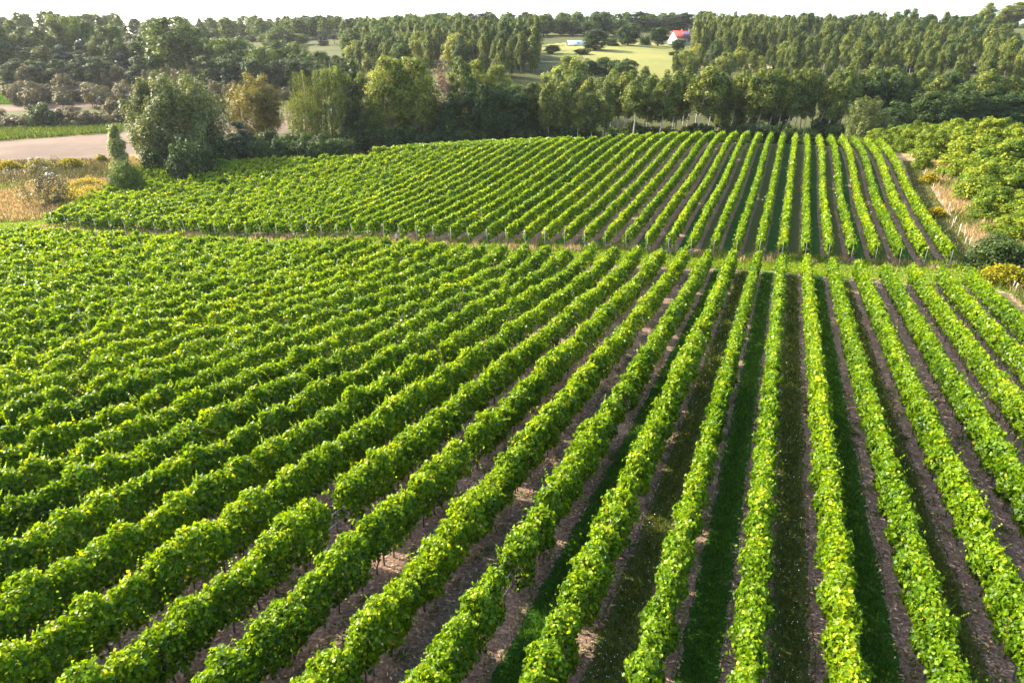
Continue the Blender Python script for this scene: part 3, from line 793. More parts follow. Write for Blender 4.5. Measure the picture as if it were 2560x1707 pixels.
# -- the group left of the vineyard
tree('willow', 425, 203, 141, 212, label='broad grey-green bushy willow beside the stubble field', group=None)
tree('shrub', 447, 352, 129, 76, label='round dark shrub in front of the broad grey-green willow')
tree('shrub', 507, 362, 134, 62, label='smaller dark shrub right of the shrub before the broad willow')
tree('shrub', 372, 372, 137, 70, label='ragged shrub under the left edge of the broad willow')
tree('youngpine', 592, 300, 150, 92, label='dark blue-green conifer at the vineyard edge right of the broad willow')
tree('gold', 622, 197, 172, 122, label='golden-leaved willow between the broad willow and the weeping birches')
tree('sapling', 284, 312, 131, 38, label='slim pale poplar sapling standing alone before the stubble field')
tree('bright', 304, 406, 121, 90, label='dense round bright green bush at the left corner of the far block')
tree('oliveb', 92, 398, 113, 110, label='straggly olive bush on the dry meadow at the left edge', variant=0)
for i, (px, yt, d, w) in enumerate([(545, 345, 143, 60), (625, 335, 152, 70), (672, 330, 152, 70), (715, 335, 153, 70), (760, 330, 154, 70), (800, 340, 153, 60), (850, 345, 153, 70), (650, 350, 146, 60), (700, 352, 147, 60), (745, 350, 148, 60), (790, 350, 148, 60), (835, 352, 149, 60)]):
    auto(tree('shrub', px, yt, d, w), 'dark shrub', 'between the dark conifer and the weeping birches', 'thicket shrubs left of the belt')
tree('weeping', 752, 176, 158, 92, label='weeping birch with white limbs, left one of the weeping pair', variant=0)
tree('weeping', 822, 152, 161, 120, label='taller weeping birch, right one of the weeping pair', variant=1)
tree('alder', 872, 158, 168, 70, label='green alder close behind the taller weeping birch')
tree('aspen', 908, 186, 163, 58, -.05, label='thin aspen between the weeping birches and the big yellowish poplars')
tree('aspen', 947, 235, 160, 48, -.13, label='aspen with a trunk slanting to the left before the big yellowish poplars')
tree('bigaspen', 966, 150, 160, 120, label='big yellowish-green poplar with a white trunk, left one of two', variant=0)
tree('bigaspen', 1032, 146, 163, 122, label='big yellowish-green poplar with a white trunk, right one of two', variant=1)
tree('dead', 1098, 150, 166, 52, .04, label='half dead birch with a reddish bare top right of the big poplars')
tree('aspen', 1142, 146, 166, 66, .03, label='forked white-stemmed aspen right of the half dead birch')
tree('bigaspen', 1190, 158, 176, 74, label='pale-topped poplar above the darkest part of the belt', variant=0)
tree('bigaspen', 1243, 166, 178, 80, label='pale-topped poplar left of the bright maple', variant=1)
tree('maple', 1424, 146, 222, 112, label='bright yellow-green maple rising behind the tree belt')

# -- the belt behind the far block
BW = 'in the belt behind the vineyard'
for px, yt, d, w, k in [(1168, 215, 165, 70, 'alder'), (1205, 205, 164, 75, 'alder'), (1245, 215, 166, 80, 'alder'), (1285, 210, 170, 78, 'alder'), (1318, 218, 172, 60, 'alder'), (1120, 240, 163, 60, 'alder'), (1075, 235, 170, 60, 'alder'), (885, 215, 163, 70, 'alder'), (915, 260, 160, 60, 'alder'), (1010, 270, 172, 80, 'alder')]:
    auto(tree(k, px, yt, d, w), 'dark leafy alder', BW, 'alders in the belt')
for px, yt, d, w, tl, k in [
    (1338, 200, 172, 52, 0, 'birch'), (1374, 205, 168, 50, .01, 'birch'), (1408, 212, 168, 50, 0, 'birch'), (1448, 222, 167, 46, 0, 'birch'), (1482, 228, 168, 56, -.03, 'birch'), (1512, 210, 170, 46, 0, 'birch'),
    (1535, 190, 178, 56, 0, 'aspen'), (1568, 186, 176, 60, .02, 'aspen'), (1590, 198, 170, 66, .05, 'aspen'), (1625, 190, 180, 60, .05, 'aspen'), (1652, 196, 171, 76, .14, 'aspen'), (1690, 182, 180, 62, .05, 'aspen'),
    (1716, 172, 183, 60, .05, 'aspen'), (1752, 168, 172, 84, .12, 'aspen'), (1778, 176, 184, 56, .1, 'aspen'), (1806, 182, 186, 50, .1, 'birch'), (1836, 170, 186, 56, .15, 'aspen'), (1868, 172, 181, 62, .22, 'aspen'), (1900, 168, 180, 60, .22, 'aspen'),
    (1930, 172, 182, 50, .2, 'aspen'), (1952, 178, 181, 46, .2, 'aspen'), (1975, 172, 180, 46, .2, 'aspen'), (1998, 170, 182, 50, .18, 'aspen'), (2022, 176, 181, 46, .17, 'aspen'), (2052, 182, 179, 52, .25, 'aspen'), (2074, 190, 178, 46, .3, 'aspen'),
    (2086, 176, 196, 60, .1, 'aspen'), (2120, 172, 200, 60, .06, 'aspen'), (2152, 178, 204, 52, .05, 'birch'), (2184, 170, 206, 56, .04, 'aspen'), (2214, 176, 206, 50, .03, 'birch'), (2246, 168, 206, 56, .03, 'aspen'), (2280, 178, 208, 50, 0, 'birch'), (2312, 174, 210, 52, 0, 'aspen'), (2344, 186, 210, 46, 0, 'birch'), (2376, 184, 212, 52, 0, 'aspen'), (2410, 196, 214, 50, 0, 'birch'), (2450, 205, 214, 46, 0, 'birch'), (2490, 214, 212, 50, 0, 'birch'), (2530, 206, 214, 56, 0, 'birch'), (2570, 200, 214, 50, 0, 'birch')]:
    look = 'upright pale-stemmed ' if abs(tl) < .04 else ('slightly leaning ' if tl < .13 else 'strongly leaning pale-stemmed ')
    auto(tree(k, px, yt, d, w, tl), look + ('aspen' if k == 'aspen' else 'birch'), BW, 'aspens and birches in the belt')
for i in range(46):                 # second rank
    px = 1300 + i * 28 + random.uniform(-10, 10); d = random.uniform(190, 214)
    k = random.choice(['aspen', 'birch', 'aspen', 'alder'])
    auto(tree(k, px, random.uniform(176, 205) + (6 if px < 1500 else 0), d, random.uniform(48, 66), random.uniform(0, .08)), 'half hidden ' + {'aspen': 'aspen', 'birch': 'birch', 'alder': 'alder'}[k], 'in the second rank of the belt', 'second rank of the belt')
for i in range(34):                 # undergrowth
    px = 880 + i * 38 + random.uniform(-12, 12); d = 163 + (px > 1250) * 9 + (px > 1500) * 6 + random.uniform(-2, 5)
    auto(tree('shrub', px, random.uniform(306, 326) if px > 1300 else random.uniform(306, 330), d, random.uniform(55, 80)), 'dark undergrowth shrub', 'at the foot of the belt', 'undergrowth shrubs of the belt')
tree('feather', 2163, 246, 163, 88, .2, label='feathery silver-green willow bending right at the end of the vine rows')
for px, yt, d, w in [(2335, 226, 176, 72), (2372, 236, 174, 60), (2432, 216, 176, 84), (2480, 220, 178, 84), (2528, 236, 176, 70), (2575, 230, 176, 70), (2250, 252, 180, 70), (2290, 246, 184, 60)]:
    auto(tree('alder', px, yt, d, w), 'full dark green alder', 'behind the yellow-green hazel hedge', 'alders behind the hazel hedge')

# -- hazel hedge along the right verge
for px, yt, d, w in [(2195, 324, 150, 74), (2245, 314, 147, 84), (2295, 308, 141, 96), (2345, 316, 131, 92), (2390, 302, 140, 110), (2450, 298, 132, 130), (2520, 302, 128, 130), (2590, 318, 120, 140), (2440, 344, 112, 150), (2525, 348, 106, 170),
                     (2486, 404, 99, 140), (2570, 410, 96, 160), (2505, 470, 91, 120), (2590, 480, 88, 150), (2545, 540, 83, 130), (2620, 520, 82, 150)]:
    auto(tree('hazel', px, yt, d, w), 'sunlit yellow-green hazel', 'in the hedge on the right verge', 'hazels of the right hedge')
tree('hazel', 2314, 392, 121, 52, label='small yellow hazel at the gap in the right hedge beside the last row', group='hazels of the right hedge')
tree('shrub', 2512, 590, 71, 130, label='dark arching shrub at the foot of the right hedge above the orange flowers')

# -- trees on the hill meadow
for px, yt, d, w, lab in [(1490, 76, 335, 64, 'round dark tree at the left end of the bank in the hill meadow'), (1573, 58, 362, 52, 'tall dark tree in the middle of the bank in the hill meadow'),
                          (1648, 70, 370, 48, 'dark tree on the bank left of the red-roofed house'), (1696, 100, 352, 36, 'small dark tree before the wall of the red-roofed house'),
                          (1455, 122, 318, 36, 'small round tree standing alone low on the hill meadow'), (1381, 114, 318, 38, 'round tree at the left border of the hill meadow'), (1568, 150, 258, 54, 'dark round tree below the hill meadow above the belt')]:
    tree('dark', px, yt, d, w, label=lab)
tree('slim', 1616, 164, 252, 26, label='slim birch top poking up before the hill meadow')
for px, yt, d, w in [(1475, 150, 268, 46), (1508, 146, 272, 50), (1538, 150, 268, 40), (1690, 128, 330, 36), (1725, 138, 320, 40), (1532, 96, 360, 30), (1612, 92, 372, 26)]:
    auto(tree('shrub', px, yt, d, w), 'low dark shrub', 'round the edge of the hill meadow', 'shrubs round the hill meadow')

# -- skyline
for px, yt, d, w, k, look in [
    (1165, 50, 440, 44, 'pine', 'dark open pine'), (1198, 36, 440, 52, 'pine', 'dark open pine'), (1258, 48, 450, 52, 'copper', 'dark copper-leaved beech'), (1306, 44, 460, 50, 'oak', 'round oak'), (1335, 58, 462, 46, 'oak', 'round oak'),
    (1360, 39, 470, 48, 'oak', 'round oak'), (1400, 45, 470, 50, 'oak', 'round oak'), (1432, 52, 470, 46, 'oak', 'round oak'), (1470, 58, 465, 40, 'dark', 'dark oak'), (1500, 31, 460, 62, 'dark', 'dark oak'), (1545, 50, 470, 46, 'oak', 'round oak'),
    (1595, 32, 460, 52, 'pine', 'dark open pine'), (1630, 44, 462, 46, 'pine', 'dark open pine'), (1668, 40, 460, 50, 'pine', 'dark open pine'), (1720, 36, 455, 58, 'pine', 'dark open pine'), (1755, 42, 465, 50, 'pine', 'dark open pine'), (1796, 33, 440, 74, 'oak', 'round oak'), (1842, 40, 450, 50, 'oak', 'round oak'), (1878, 42, 420, 60, 'dark', 'dark oak'),
    (1910, 46, 470, 18, 'spruce', 'pointed spruce'), (1950, 54, 500, 44, 'oak', 'round oak'), (1985, 50, 520, 44, 'oak', 'round oak'), (2028, 46, 470, 26, 'spruce', 'pointed spruce'), (2079, 41, 470, 28, 'spruce', 'pointed spruce'), (2108, 56, 500, 34, 'oak', 'round oak'), (2142, 50, 500, 40, 'oak', 'round oak'),
    (2201, 51, 520, 18, 'spruce', 'pointed spruce'), (2190, 60, 520, 8, 'rust', 'tiny rusty conifer'), (2245, 58, 530, 40, 'shrub', 'low hedge tree'), (2285, 50, 530, 40, 'shrub', 'low hedge tree'), (2328, 51, 530, 32, 'shrub', 'low hedge tree'), (2366, 52, 530, 14, 'spruce', 'pointed spruce'), (2390, 40, 520, 30, 'dark', 'dark oak'), (2428, 40, 510, 44, 'oak', 'round oak'),
    (2476, 9, 480, 34, 'bigaspen', 'tall isolated poplar'), (2503, 40, 490, 30, 'oak', 'round oak'), (2545, 8, 480, 66, 'bigaspen', 'tall isolated poplar')]:
    auto(tree(k, px, yt, d, w), look, 'on the right-hand skyline', 'trees on the skyline')
for px, yt, d, w, k, look in [(515, 78, 520, 40, 'oak', 'round oak'), (540, 72, 525, 34, 'oak', 'round oak'), (572, 80, 520, 36, 'oak', 'round oak'), (605, 78, 520, 24, 'spruce', 'pointed spruce'), (632, 88, 500, 36, 'oak', 'round oak'), (668, 84, 460, 44, 'oak', 'round oak'), (698, 69, 450, 66, 'oak', 'round oak'), (745, 84, 460, 50, 'oak', 'round oak'),
                              (799, 70, 440, 18, 'spruce', 'pointed spruce'), (811, 79, 440, 16, 'spruce', 'pointed spruce'), (835, 88, 450, 30, 'pine', 'dark open pine'), (855, 74, 460, 44, 'pine', 'dark open pine'), (882, 72, 460, 34, 'pine', 'dark open pine'), (910, 70, 470, 44, 'oak', 'round oak'), (942, 66, 470, 40, 'oak', 'round oak'), (975, 66, 480, 36, 'pine', 'dark open pine'), (995, 68, 480, 36, 'pine', 'dark open pine'),
                              (1025, 63, 480, 46, 'oak', 'round oak'), (1060, 64, 490, 40, 'oak', 'round oak'), (1090, 66, 480, 42, 'oak', 'round oak'), (1118, 70, 470, 36, 'dark', 'dark oak'), (1142, 62, 460, 40, 'dark', 'dark oak')]:
    auto(tree(k, px, yt, d, w), look, 'on the skyline left of the white house', 'trees on the skyline')

# -- left wood
for px, yt, d, w, k, look in [
    (-30, 60, 300, 90, 'oak', 'big hazy oak'), (26, 44, 320, 56, 'birch', 'tall feathery birch'), (52, 72, 312, 70, 'aspen', 'pale yellowish aspen'), (92, 66, 310, 60, 'birch', 'tall feathery birch'), (128, 44, 316, 58, 'birch', 'tall feathery birch'), (170, 40, 316, 56, 'oak', 'big hazy oak'),
    (206, 50, 318, 56, 'oak', 'big hazy oak'), (246, 60, 312, 62, 'birch', 'tall feathery birch'), (278, 66, 318, 50, 'oak', 'big hazy oak'), (308, 52, 312, 30, 'spruce', 'dark pointed spruce'), (335, 78, 306, 50, 'pine', 'dark broad pine'), (420, 50, 296, 150, 'oak', 'very large spreading oak'), (478, 74, 300, 90, 'oak', 'big hazy oak'),
    (12, 100, 300, 70, 'dark', 'shady oak'), (66, 118, 298, 76, 'dark', 'shady oak'), (110, 112, 298, 60, 'birch', 'tall feathery birch'), (150, 104, 298, 74, 'youngpine', 'dense pine'), (196, 96, 300, 70, 'youngpine', 'dense pine'), (240, 88, 300, 56, 'birch', 'tall feathery birch'), (285, 104, 296, 66, 'dark', 'shady oak'), (302, 124, 292, 64, 'youngpine', 'dense pine'), (345, 100, 298, 66, 'dark', 'shady oak'),
    (30, 150, 288, 70, 'alder', 'low dark alder'), (85, 150, 288, 66, 'alder', 'low dark alder'), (135, 148, 288, 66, 'alder', 'low dark alder'), (190, 140, 288, 66, 'alder', 'low dark alder'), (240, 140, 288, 66, 'alder', 'low dark alder'), (345, 140, 288, 60, 'alder', 'low dark alder'),
    (506, 98, 294, 76, 'oak', 'big hazy oak'), (545, 96, 292, 80, 'oak', 'big hazy oak'), (600, 94, 296, 84, 'oak', 'big hazy oak'), (652, 122, 286, 86, 'oak', 'big hazy oak'), (700, 104, 296, 70, 'oak', 'big hazy oak'), (742, 106, 292, 76, 'oak', 'big hazy oak'), (792, 128, 288, 70, 'oak', 'big hazy oak'), (520, 140, 284, 80, 'dark', 'shady oak'), (575, 140, 284, 80, 'dark', 'shady oak'), (630, 150, 280, 70, 'dark', 'shady oak'), (690, 150, 282, 80, 'dark', 'shady oak'), (745, 150, 282, 80, 'dark', 'shady oak'), (800, 165, 280, 70, 'dark', 'shady oak'), (850, 140, 290, 70, 'dark', 'shady oak')]:
    auto(tree(k, px, yt, d, w), look, 'in the left wood', 'trees of the left wood')
tree('youngpine', 560, 164, 276, 40, label='small bluish pine before the dark left wood, above the golden willow')

# -- hillsides
def scatter(poly_px, spacing, d0, seed):
    r = np.random.default_rng(seed)
    A = np.array(survey(poly_px, d0)); lo, hi = A.min(0), A.max(0)
    out = []
    xs = np.arange(lo[0], hi[0], spacing); ys = np.arange(lo[1], hi[1], spacing)
    G = np.stack(np.meshgrid(xs, ys), -1).reshape(-1, 2) + r.uniform(-.42, .42, (len(xs) * len(ys), 2)) * spacing
    return G[inside(A, G[:, 0], G[:, 1])]
def wood(poly, spacing, d0, seed, mix, hrange, wrange, where, group):
    r = np.random.default_rng(seed)
    for xy in scatter(poly, spacing, d0, seed):
        k, look = mix[int(r.choice(len(mix), p=[m[2] / sum(q[2] for q in mix) for m in mix]))][:2]
        H = r.uniform(*hrange) * (1.0 if k not in ('youngpine', 'shrub') else .6)
        K = KINDS[k][0]; w = 2 * K.R * H / K.H * r.uniform(*wrange)
        auto(plant(k, xy, H, w), look, where, group)
wood([(1735, 148), (1720, 112), (1800, 102), (1880, 100), (1985, 102), (1990, 148), (1860, 160)], 7.6, 240, 1, [('slim', 'slim pale birch', .9), ('birch', 'feathery birch', .1)], (13, 17), (.85, 1.1), 'right of the red-roofed house', 'birches right of the red-roofed house')
wood([(1990, 165), (1995, 92), (2120, 84), (2300, 86), (2480, 92), (2540, 120), (2620, 130), (2620, 200), (2540, 175), (2440, 195), (2420, 160), (2300, 160), (2100, 172)], 10.5, 240, 2, [('slim', 'slim pale birch', .5), ('birch', 'feathery birch', .25), ('youngpine', 'bushy bluish pine', .2), ('dark', 'dark round oak', .06)], (9, 17), (1.0, 1.6), 'on the right hillside', 'trees of the right hillside')
wood([(1960, 215), (1990, 166), (2100, 172), (2300, 162), (2440, 195), (2540, 178), (2640, 200), (2640, 240), (2300, 232)], 9.5, 180, 7, [('birch', 'feathery birch', .6), ('aspen', 'pale aspen', .25), ('youngpine', 'bushy bluish pine', .15)], (11, 16), (.9, 1.2), 'at the foot of the right hillside', 'trees of the right hillside')
wood([(1640, 190), (1740, 152), (1870, 166), (1980, 160), (1960, 205), (1640, 205)], 9.0, 180, 8, [('birch', 'feathery birch', .5), ('maple', 'yellowish maple', .25), ('alder', 'dark alder', .2)], (7, 11), (.9, 1.3), 'between the belt and the tan clearing', 'trees round the clearings')
wood([(1150, 190), (1130, 140), (1180, 120), (1260, 124), (1330, 132), (1350, 180), (1290, 215)], 8.0, 200, 3, [('slim', 'slim pale birch', .7), ('alder', 'dark alder', .3)], (13, 18), (.85, 1.1), 'on the slope left of the hill meadow', 'trees left of the hill meadow')
tree('dark', 1205, 108, 345, 78, label='big dark oak below the white gabled house')
wood([(880, 195), (860, 130), (920, 104), (1100, 94), (1160, 110), (1140, 190)], 10.5, 200, 4, [('birch', 'feathery birch', .35), ('slim', 'slim pale birch', .2), ('oak', 'rounded oak', .35), ('maple', 'yellowish maple', .06)], (11, 16), (.9, 1.2), 'on the wooded middle hillside', 'trees of the middle hillside')
tree('rust', 2290, 128, 300, 16, label='rust-brown dead conifer among the bluish pines')
for px, yt, d, w in [(2350, 118, 318, 40), (2290, 130, 304, 36), (2240, 128, 304, 44), (2200, 132, 300, 40), (2420, 130, 300, 46), (2480, 115, 300, 50), (2310, 140, 296, 30)]:
    auto(tree('youngpine', px, yt, d, w), 'bushy bluish pine', 'on the right hillside', 'trees of the right hillside')
for px, yt, d, w in [(1985, 138, 296, 50), (2030, 142, 292, 46), (1900, 142, 290, 30), (2400, 178, 270, 40), (2530, 150, 276, 70), (2490, 190, 262, 60)]:
    auto(tree('maple', px, yt, d, w), 'yellowish young maple', 'round the clearings on the right hillside', 'maples round the clearings')

# -- orchard, hedgerow and shrubs left
for i in range(44):
    px = random.uniform(-20, 345) if i < 36 else random.uniform(480, 760); d = random.uniform(262, 288)
    auto(tree('orchard', px, random.uniform(196, 224) + (288 - d) * .5, d, random.uniform(34, 50)), 'brownish orchard tree', 'before the left wood', 'old orchard trees')
for px, yt, d, w in [(52, 168, 285, 54), (150, 186, 280, 40), (220, 170, 286, 40), (262, 166, 288, 50), (300, 170, 290, 50), (372, 176, 285, 40), (415, 168, 285, 36), (440, 172, 284, 36), (465, 165, 286, 34)]:
    auto(tree('olivetree', px, yt, d, w), 'grey-olive shrub', 'along the edge of the left wood', 'shrubs along the left wood')
for px, yt, d, w, k in [(-20, 272, 214, 60, 'olivetree'), (25, 290, 212, 50, 'orchard'), (60, 288, 212, 46, 'orchard'), (92, 262, 212, 66, 'shrub'), (128, 276, 212, 50, 'shrub'), (160, 270, 212, 50, 'olivetree'), (190, 280, 212, 50, 'olivetree'), (222, 278, 213, 50, 'orchard'), (250, 286, 214, 40, 'olivetree'), (282, 250, 226, 60, 'olivetree'), (305, 274, 222, 40, 'orchard')]:
    auto(tree(k, px, yt, d, w), {'olivetree': 'olive hedge shrub', 'orchard': 'brown hedge shrub', 'shrub': 'dark hedge shrub'}[k], 'above the stubble field', 'hedgerow above the stubble field')
tree('bare', 134, 388, 140, 26, label='bare dead shrub standing upright below the stubble field', variant=0)
tree('bare', 22, 420, 132, 40, label='bare spreading shrub at the left edge of the meadow', variant=1)

# -- labels for the look-alikes: their place among their own kind
from collections import defaultdict
by = defaultdict(list)
for q in PENDING: by[(q[2], q[3])].append(q)
for (look, where), L in by.items():
    L.sort(key=lambda q: q[0])
    for i, q in enumerate(L):
        pos = '' if len(L) == 1 else (', leftmost' if i == 0 else (', rightmost' if i == len(L) - 1 else ', %s from the left' % ordw(i + 1).replace('next', 'first')))
        q[1]['label'] = '%s %s%s' % (look, where, pos)

# -- woodland that closes the view behind the ridge, one mass
def far_mass():
    r = np.random.default_rng(5)
    parts = []
    keys = ['oak', 'dark', 'oak', 'slim', 'oak']
    cache = {}
    for i in range(620):
        px = r.uniform(-260, 2820); d = r.uniform(500, 690) if px > 500 or px < 0 else r.uniform(350, 600)
        p = at(px, 100, d); x, y = p[0], p[1]
        g = float(ground_xy(x, y))
        key = keys[int(r.integers(len(keys)))]
        if key not in cache:
            V, F, R = KINDS[key][1].raw
            sel = np.nonzero(r.random(len(F)) < .16)[0]; cache[key] = (V[F[sel]].reshape(-1, 3), R[sel], KINDS[key][1].H)
        V, R, H0 = cache[key]
        H = r.uniform(9, 13) if px > 1800 else r.uniform(11, 15); s = H / H0; a = r.uniform(0, 6.28)
        Q = V.reshape(-1, 4, 3); c = Q.mean(1, keepdims=True); Q = c + (Q - c) * 2.3
        Q = Q.reshape(-1, 3)
        W = np.stack([(Q[:, 0] * np.cos(a) - Q[:, 1] * np.sin(a)) * s * 1.15 + x, (Q[:, 0] * np.sin(a) + Q[:, 1] * np.cos(a)) * s * 1.15 + y, Q[:, 2] * s + g], 1)
        parts.append((W, np.arange(len(W)).reshape(-1, 4), np.clip(R + r.uniform(-.15, .15), 0, 1)))
    o = obj('far_woodland', mesh('far_woodland', *merge(parts)[:2], M['oak'], merge(parts)[2]))
    tag(o, 'far wooded ridge closing the view on the horizon', 'woodland', None, 'stuff')
far_mass()

# ------------------------------------------------------------------ grass, weeds, flowers and litter (uncountable)
def blades(x, y, h, w, mat_rnd, r, lean=.25, sink=.0):
    n = len(x)
    z = ground_xy(x, y)
    tip = np.stack([r.normal(0, lean, n), r.normal(0, lean, n), np.ones(n)], 1)
    N = np.stack([r.normal(0, 1, n), r.normal(0, 1, n), np.full(n, .15)], 1)
    P = np.stack([x, y, z + h * .48 - sink], 1)
    T = np.array([[0, 0, 0], [-.5, .35, .03], [0, 1.05, -.06], [.5, .35, .03]])
    Nn = unit(N); t = unit(tip - (tip * Nn).sum(1, keepdims=True) * Nn); b = np.cross(t, Nn)
    V = P[:, None] + w[:, None, None] * T[None, :, 0:1] * b[:, None] + h[:, None, None] * ((T[None, :, 1:2] - .5) * t[:, None] + T[None, :, 2:3] * Nn[:, None])
    F = np.arange(n * 4).reshape(-1, 4)[:, ::-1]
    return V.reshape(-1, 3), F, mat_rnd
def stuff(name, parts, mat, label, cat):
    o = obj(name, mesh(name, *merge(parts)[:2], M[mat], merge(parts)[2]))
    return tag(o, label, cat, None, 'stuff')
def in_frame(x, y, m=120):
    px, py, d = project(np.stack([x, y, ground_xy(x, y)], -1))
    return (px > -m) & (px < 2560 + m) & (py < 1707 + m)
r4 = np.random.default_rng(44)
lush, weedy, flow, orange, lit = [], [], [], [], []
for k in range(-8, 8):
    for a in range(4, 74, 5):
        vc = V0 + (k + .5) * SP
        x, y = uv2xy(a + 2.5, vc); d = math.hypot(float(x), float(y))
        if not bool(in_frame(np.array([x]), np.array([y]), 350)[0]): continue
        lod = max(1.0, d / 22)
        islush = k % 2 == 1
        dens = (420 if islush else 300) / lod ** 1.7
        if k < -3 or k > 2: dens *= .16
        n = int(dens * 5 * 1.15)
        u = r4.uniform(a, a + 5, n); q = r4.normal(0, .30, n) if islush else r4.normal(0, .33, n)
        q = np.clip(q, -.62, .62); v = vc + q + np.sin(u * .8 + k) * .06
        keep = u < near_end(v) - 1; u, v, q = u[keep], v[keep], q[keep]; n = len(u)
        if not n: continue
        x, y = uv2xy(u, v)
        if islush: lush.append(blades(x, y, r4.uniform(.06, .20, n) * lod ** .3, r4.uniform(.018, .045, n) * lod, r4.beta(2, 2.5, n), r4, .5))
        else: weedy.append(blades(x, y, r4.uniform(.06, .26, n) * lod ** .3, r4.uniform(.02, .05, n) * lod, r4.beta(2, 2.2, n), r4, .5))
        if not islush:
            m = max(1, n // 40); i = r4.integers(0, n, m)
            P = np.stack([x[i], y[i], ground_xy(x[i], y[i]) + r4.uniform(.12, .3, m)], 1)
            (orange if (a // 10 + k) % 3 == 0 else flow).append(leaves(P, r4.normal(0, .4, (m, 3)) + [0, 0, 1], .035 * lod ** .8, np.zeros(m)))
        if d < 45:                       # broad weed rosettes and prunings on the bare soil
            m = int(220 / lod ** 1.6); uu = r4.uniform(a, a + 5, m); vv = vc + np.where(r4.random(m) < .5, -1, 1) * r4.uniform(.5, 1.0, m)
            x, y = uv2xy(uu, vv); P = np.stack([x, y, ground_xy(x, y) + .03], 1)
            lit.append(leaves(P, r4.normal(0, .25, (m, 3)) + [0, 0, 1], r4.uniform(.05, .20, m) * lod ** .5, r4.random(m), None, LEAFN))
            for _ in range(6):
                c = r4.uniform(a, a + 5); cv2 = vc + (1 if r4.random() < .5 else -1) * r4.uniform(.6, .95); m = int(r4.integers(10, 40))
                x, y = uv2xy(c + r4.normal(0, .14, m), cv2 + r4.normal(0, .12, m))
                P = np.stack([x, y, ground_xy(x, y) + r4.uniform(.03, .2, m)], 1)
                weedy.append(leaves(P, r4.normal(0, .5, (m, 3)) + [0, 0, 1], r4.uniform(.04, .10, m) * lod ** .4, r4.beta(2, 3, m)))
stuff('alley_grass', lush, 'grass', 'lush green grass strips in alternate alleys between the vine rows', 'grass')
stuff('alley_weeds', weedy, 'weeds', 'brownish weeds in the other alleys and on the bare soil', 'weeds')
stuff('weed_flowers', flow, 'petal', 'tiny white flowers among the weeds between the vine rows', 'flowers')
stuff('orange_weed_flowers', orange, 'orange_petal', 'tiny orange flowers among the weeds between the vine rows', 'flowers')
stuff('pruning_litter', lit, 'litter', 'dry prunings and straw scattered on the soil under the vines', 'litter')

# headland turf and the dry tufts between the end posts
n = 60000
v = r4.uniform(-118, 26, n); u = near_end(v) + r4.random(n) * (np.maximum(far_base(np.maximum(v, -103)), 72) - near_end(v) + 1.0)
x, y = uv2xy(u, v)
g1 = blades(x, y, r4.uniform(.10, .26, n), r4.uniform(.07, .18, n), r4.beta(2, 2, n), r4, .6)
tuf, straw = [], []
for k in range(-44, 8):
    for _ in range(3):
        v = V0 + (k + r4.uniform(.2, .8)) * SP; u = float(far_base(v)) + r4.uniform(-1.2, 1.6)
        m = int(r4.integers(30, 80))
        x, y = uv2xy(u + r4.normal(0, .55, m), v + r4.normal(0, .38, m)); h = r4.uniform(.25, .75, m)
        (tuf if r4.random() < .5 else straw).append(blades(x, y, h, r4.uniform(.06, .13, m), r4.beta(2, 2, m), r4, .3))
        if r4.random() < .5:
            v2 = V0 + (k + r4.uniform(-.3, .3)) * SP; m = 40
            x, y = uv2xy(float(near_end(v2)) + .6 + r4.normal(0, .4, m), v2 + r4.normal(0, .4, m)); tuf.append(blades(x, y, r4.uniform(.15, .45, m), r4.uniform(.05, .12, m), r4.beta(2, 2, m), r4, .4))
stuff('headland_grass', [g1] + tuf, 'mown', 'bright mown grass on the headland between the two vine blocks', 'grass')
stuff('dry_tufts', straw, 'straw', 'dry straw-coloured tufts between the end posts of the far block', 'grass')

# meadow at the left and verge at the right
def scatter_on(poly_uv, n, r):
    A = np.asarray(poly_uv); p = r.uniform(A.min(0), A.max(0), (n * 3, 2))
    return p[inside(A, p[:, 0], p[:, 1])][:n]
def px_poly(pts): return [xy2uv(*sight(a, b)[0]) for a, b in pts]
mead = px_poly([(-120, 560), (-120, 408), (250, 404), (335, 395), (400, 432), (300, 472), (180, 515), (95, 552)])
P = scatter_on(mead, 42000, r4); x, y = uv2xy(P[:, 0], P[:, 1]); n = len(x)
pat = np.sin(x * .21 + np.sin(y * .17) * 2) + np.sin(y * .33 + 1.0) + r4.normal(0, .5, n)
a = pat > -.2
parts_s = [blades(x[a], y[a], r4.uniform(.25, .8, a.sum()), r4.uniform(.08, .2, a.sum()), r4.beta(2, 2, a.sum()), r4, .35)]
parts_g = [blades(x[~a], y[~a], r4.uniform(.2, .6, (~a).sum()), r4.uniform(.08, .2, (~a).sum()), r4.beta(2, 2, (~a).sum()), r4, .35)]
brown = px_poly([(-120, 470), (-120, 412), (250, 404), (320, 400), (280, 450), (160, 452)])
P = scatter_on(brown, 15000, r4); x, y = uv2xy(P[:, 0], P[:, 1]); n = len(x)
stuff('brown_weeds', [blades(x, y, r4.uniform(.4, 1.1, n), r4.uniform(.08, .18, n), r4.beta(2, 2, n), r4, .4)], 'brown', 'withered brown weeds between the stubble field and the meadow', 'weeds')
verge_uv = [(84, 21.5), (150, 22.5), (150, 30), (118, 27.5), (100, 30), (86, 31), (76, 33), (60, 34), (45, 32), (45, 22), (72, 21)]
P = scatter_on(verge_uv, 26000, r4); x, y = uv2xy(P[:, 0], P[:, 1]); n = len(x)
a = (np.sin(x * .5) + np.sin(y * .37 + 2) + r4.normal(0, .6, n)) > -.5
parts_s.append(blades(x[a], y[a], r4.uniform(.4, 1.1, a.sum()), r4.uniform(.04, .11, a.sum()), r4.beta(2, 2, a.sum()), r4, .3))
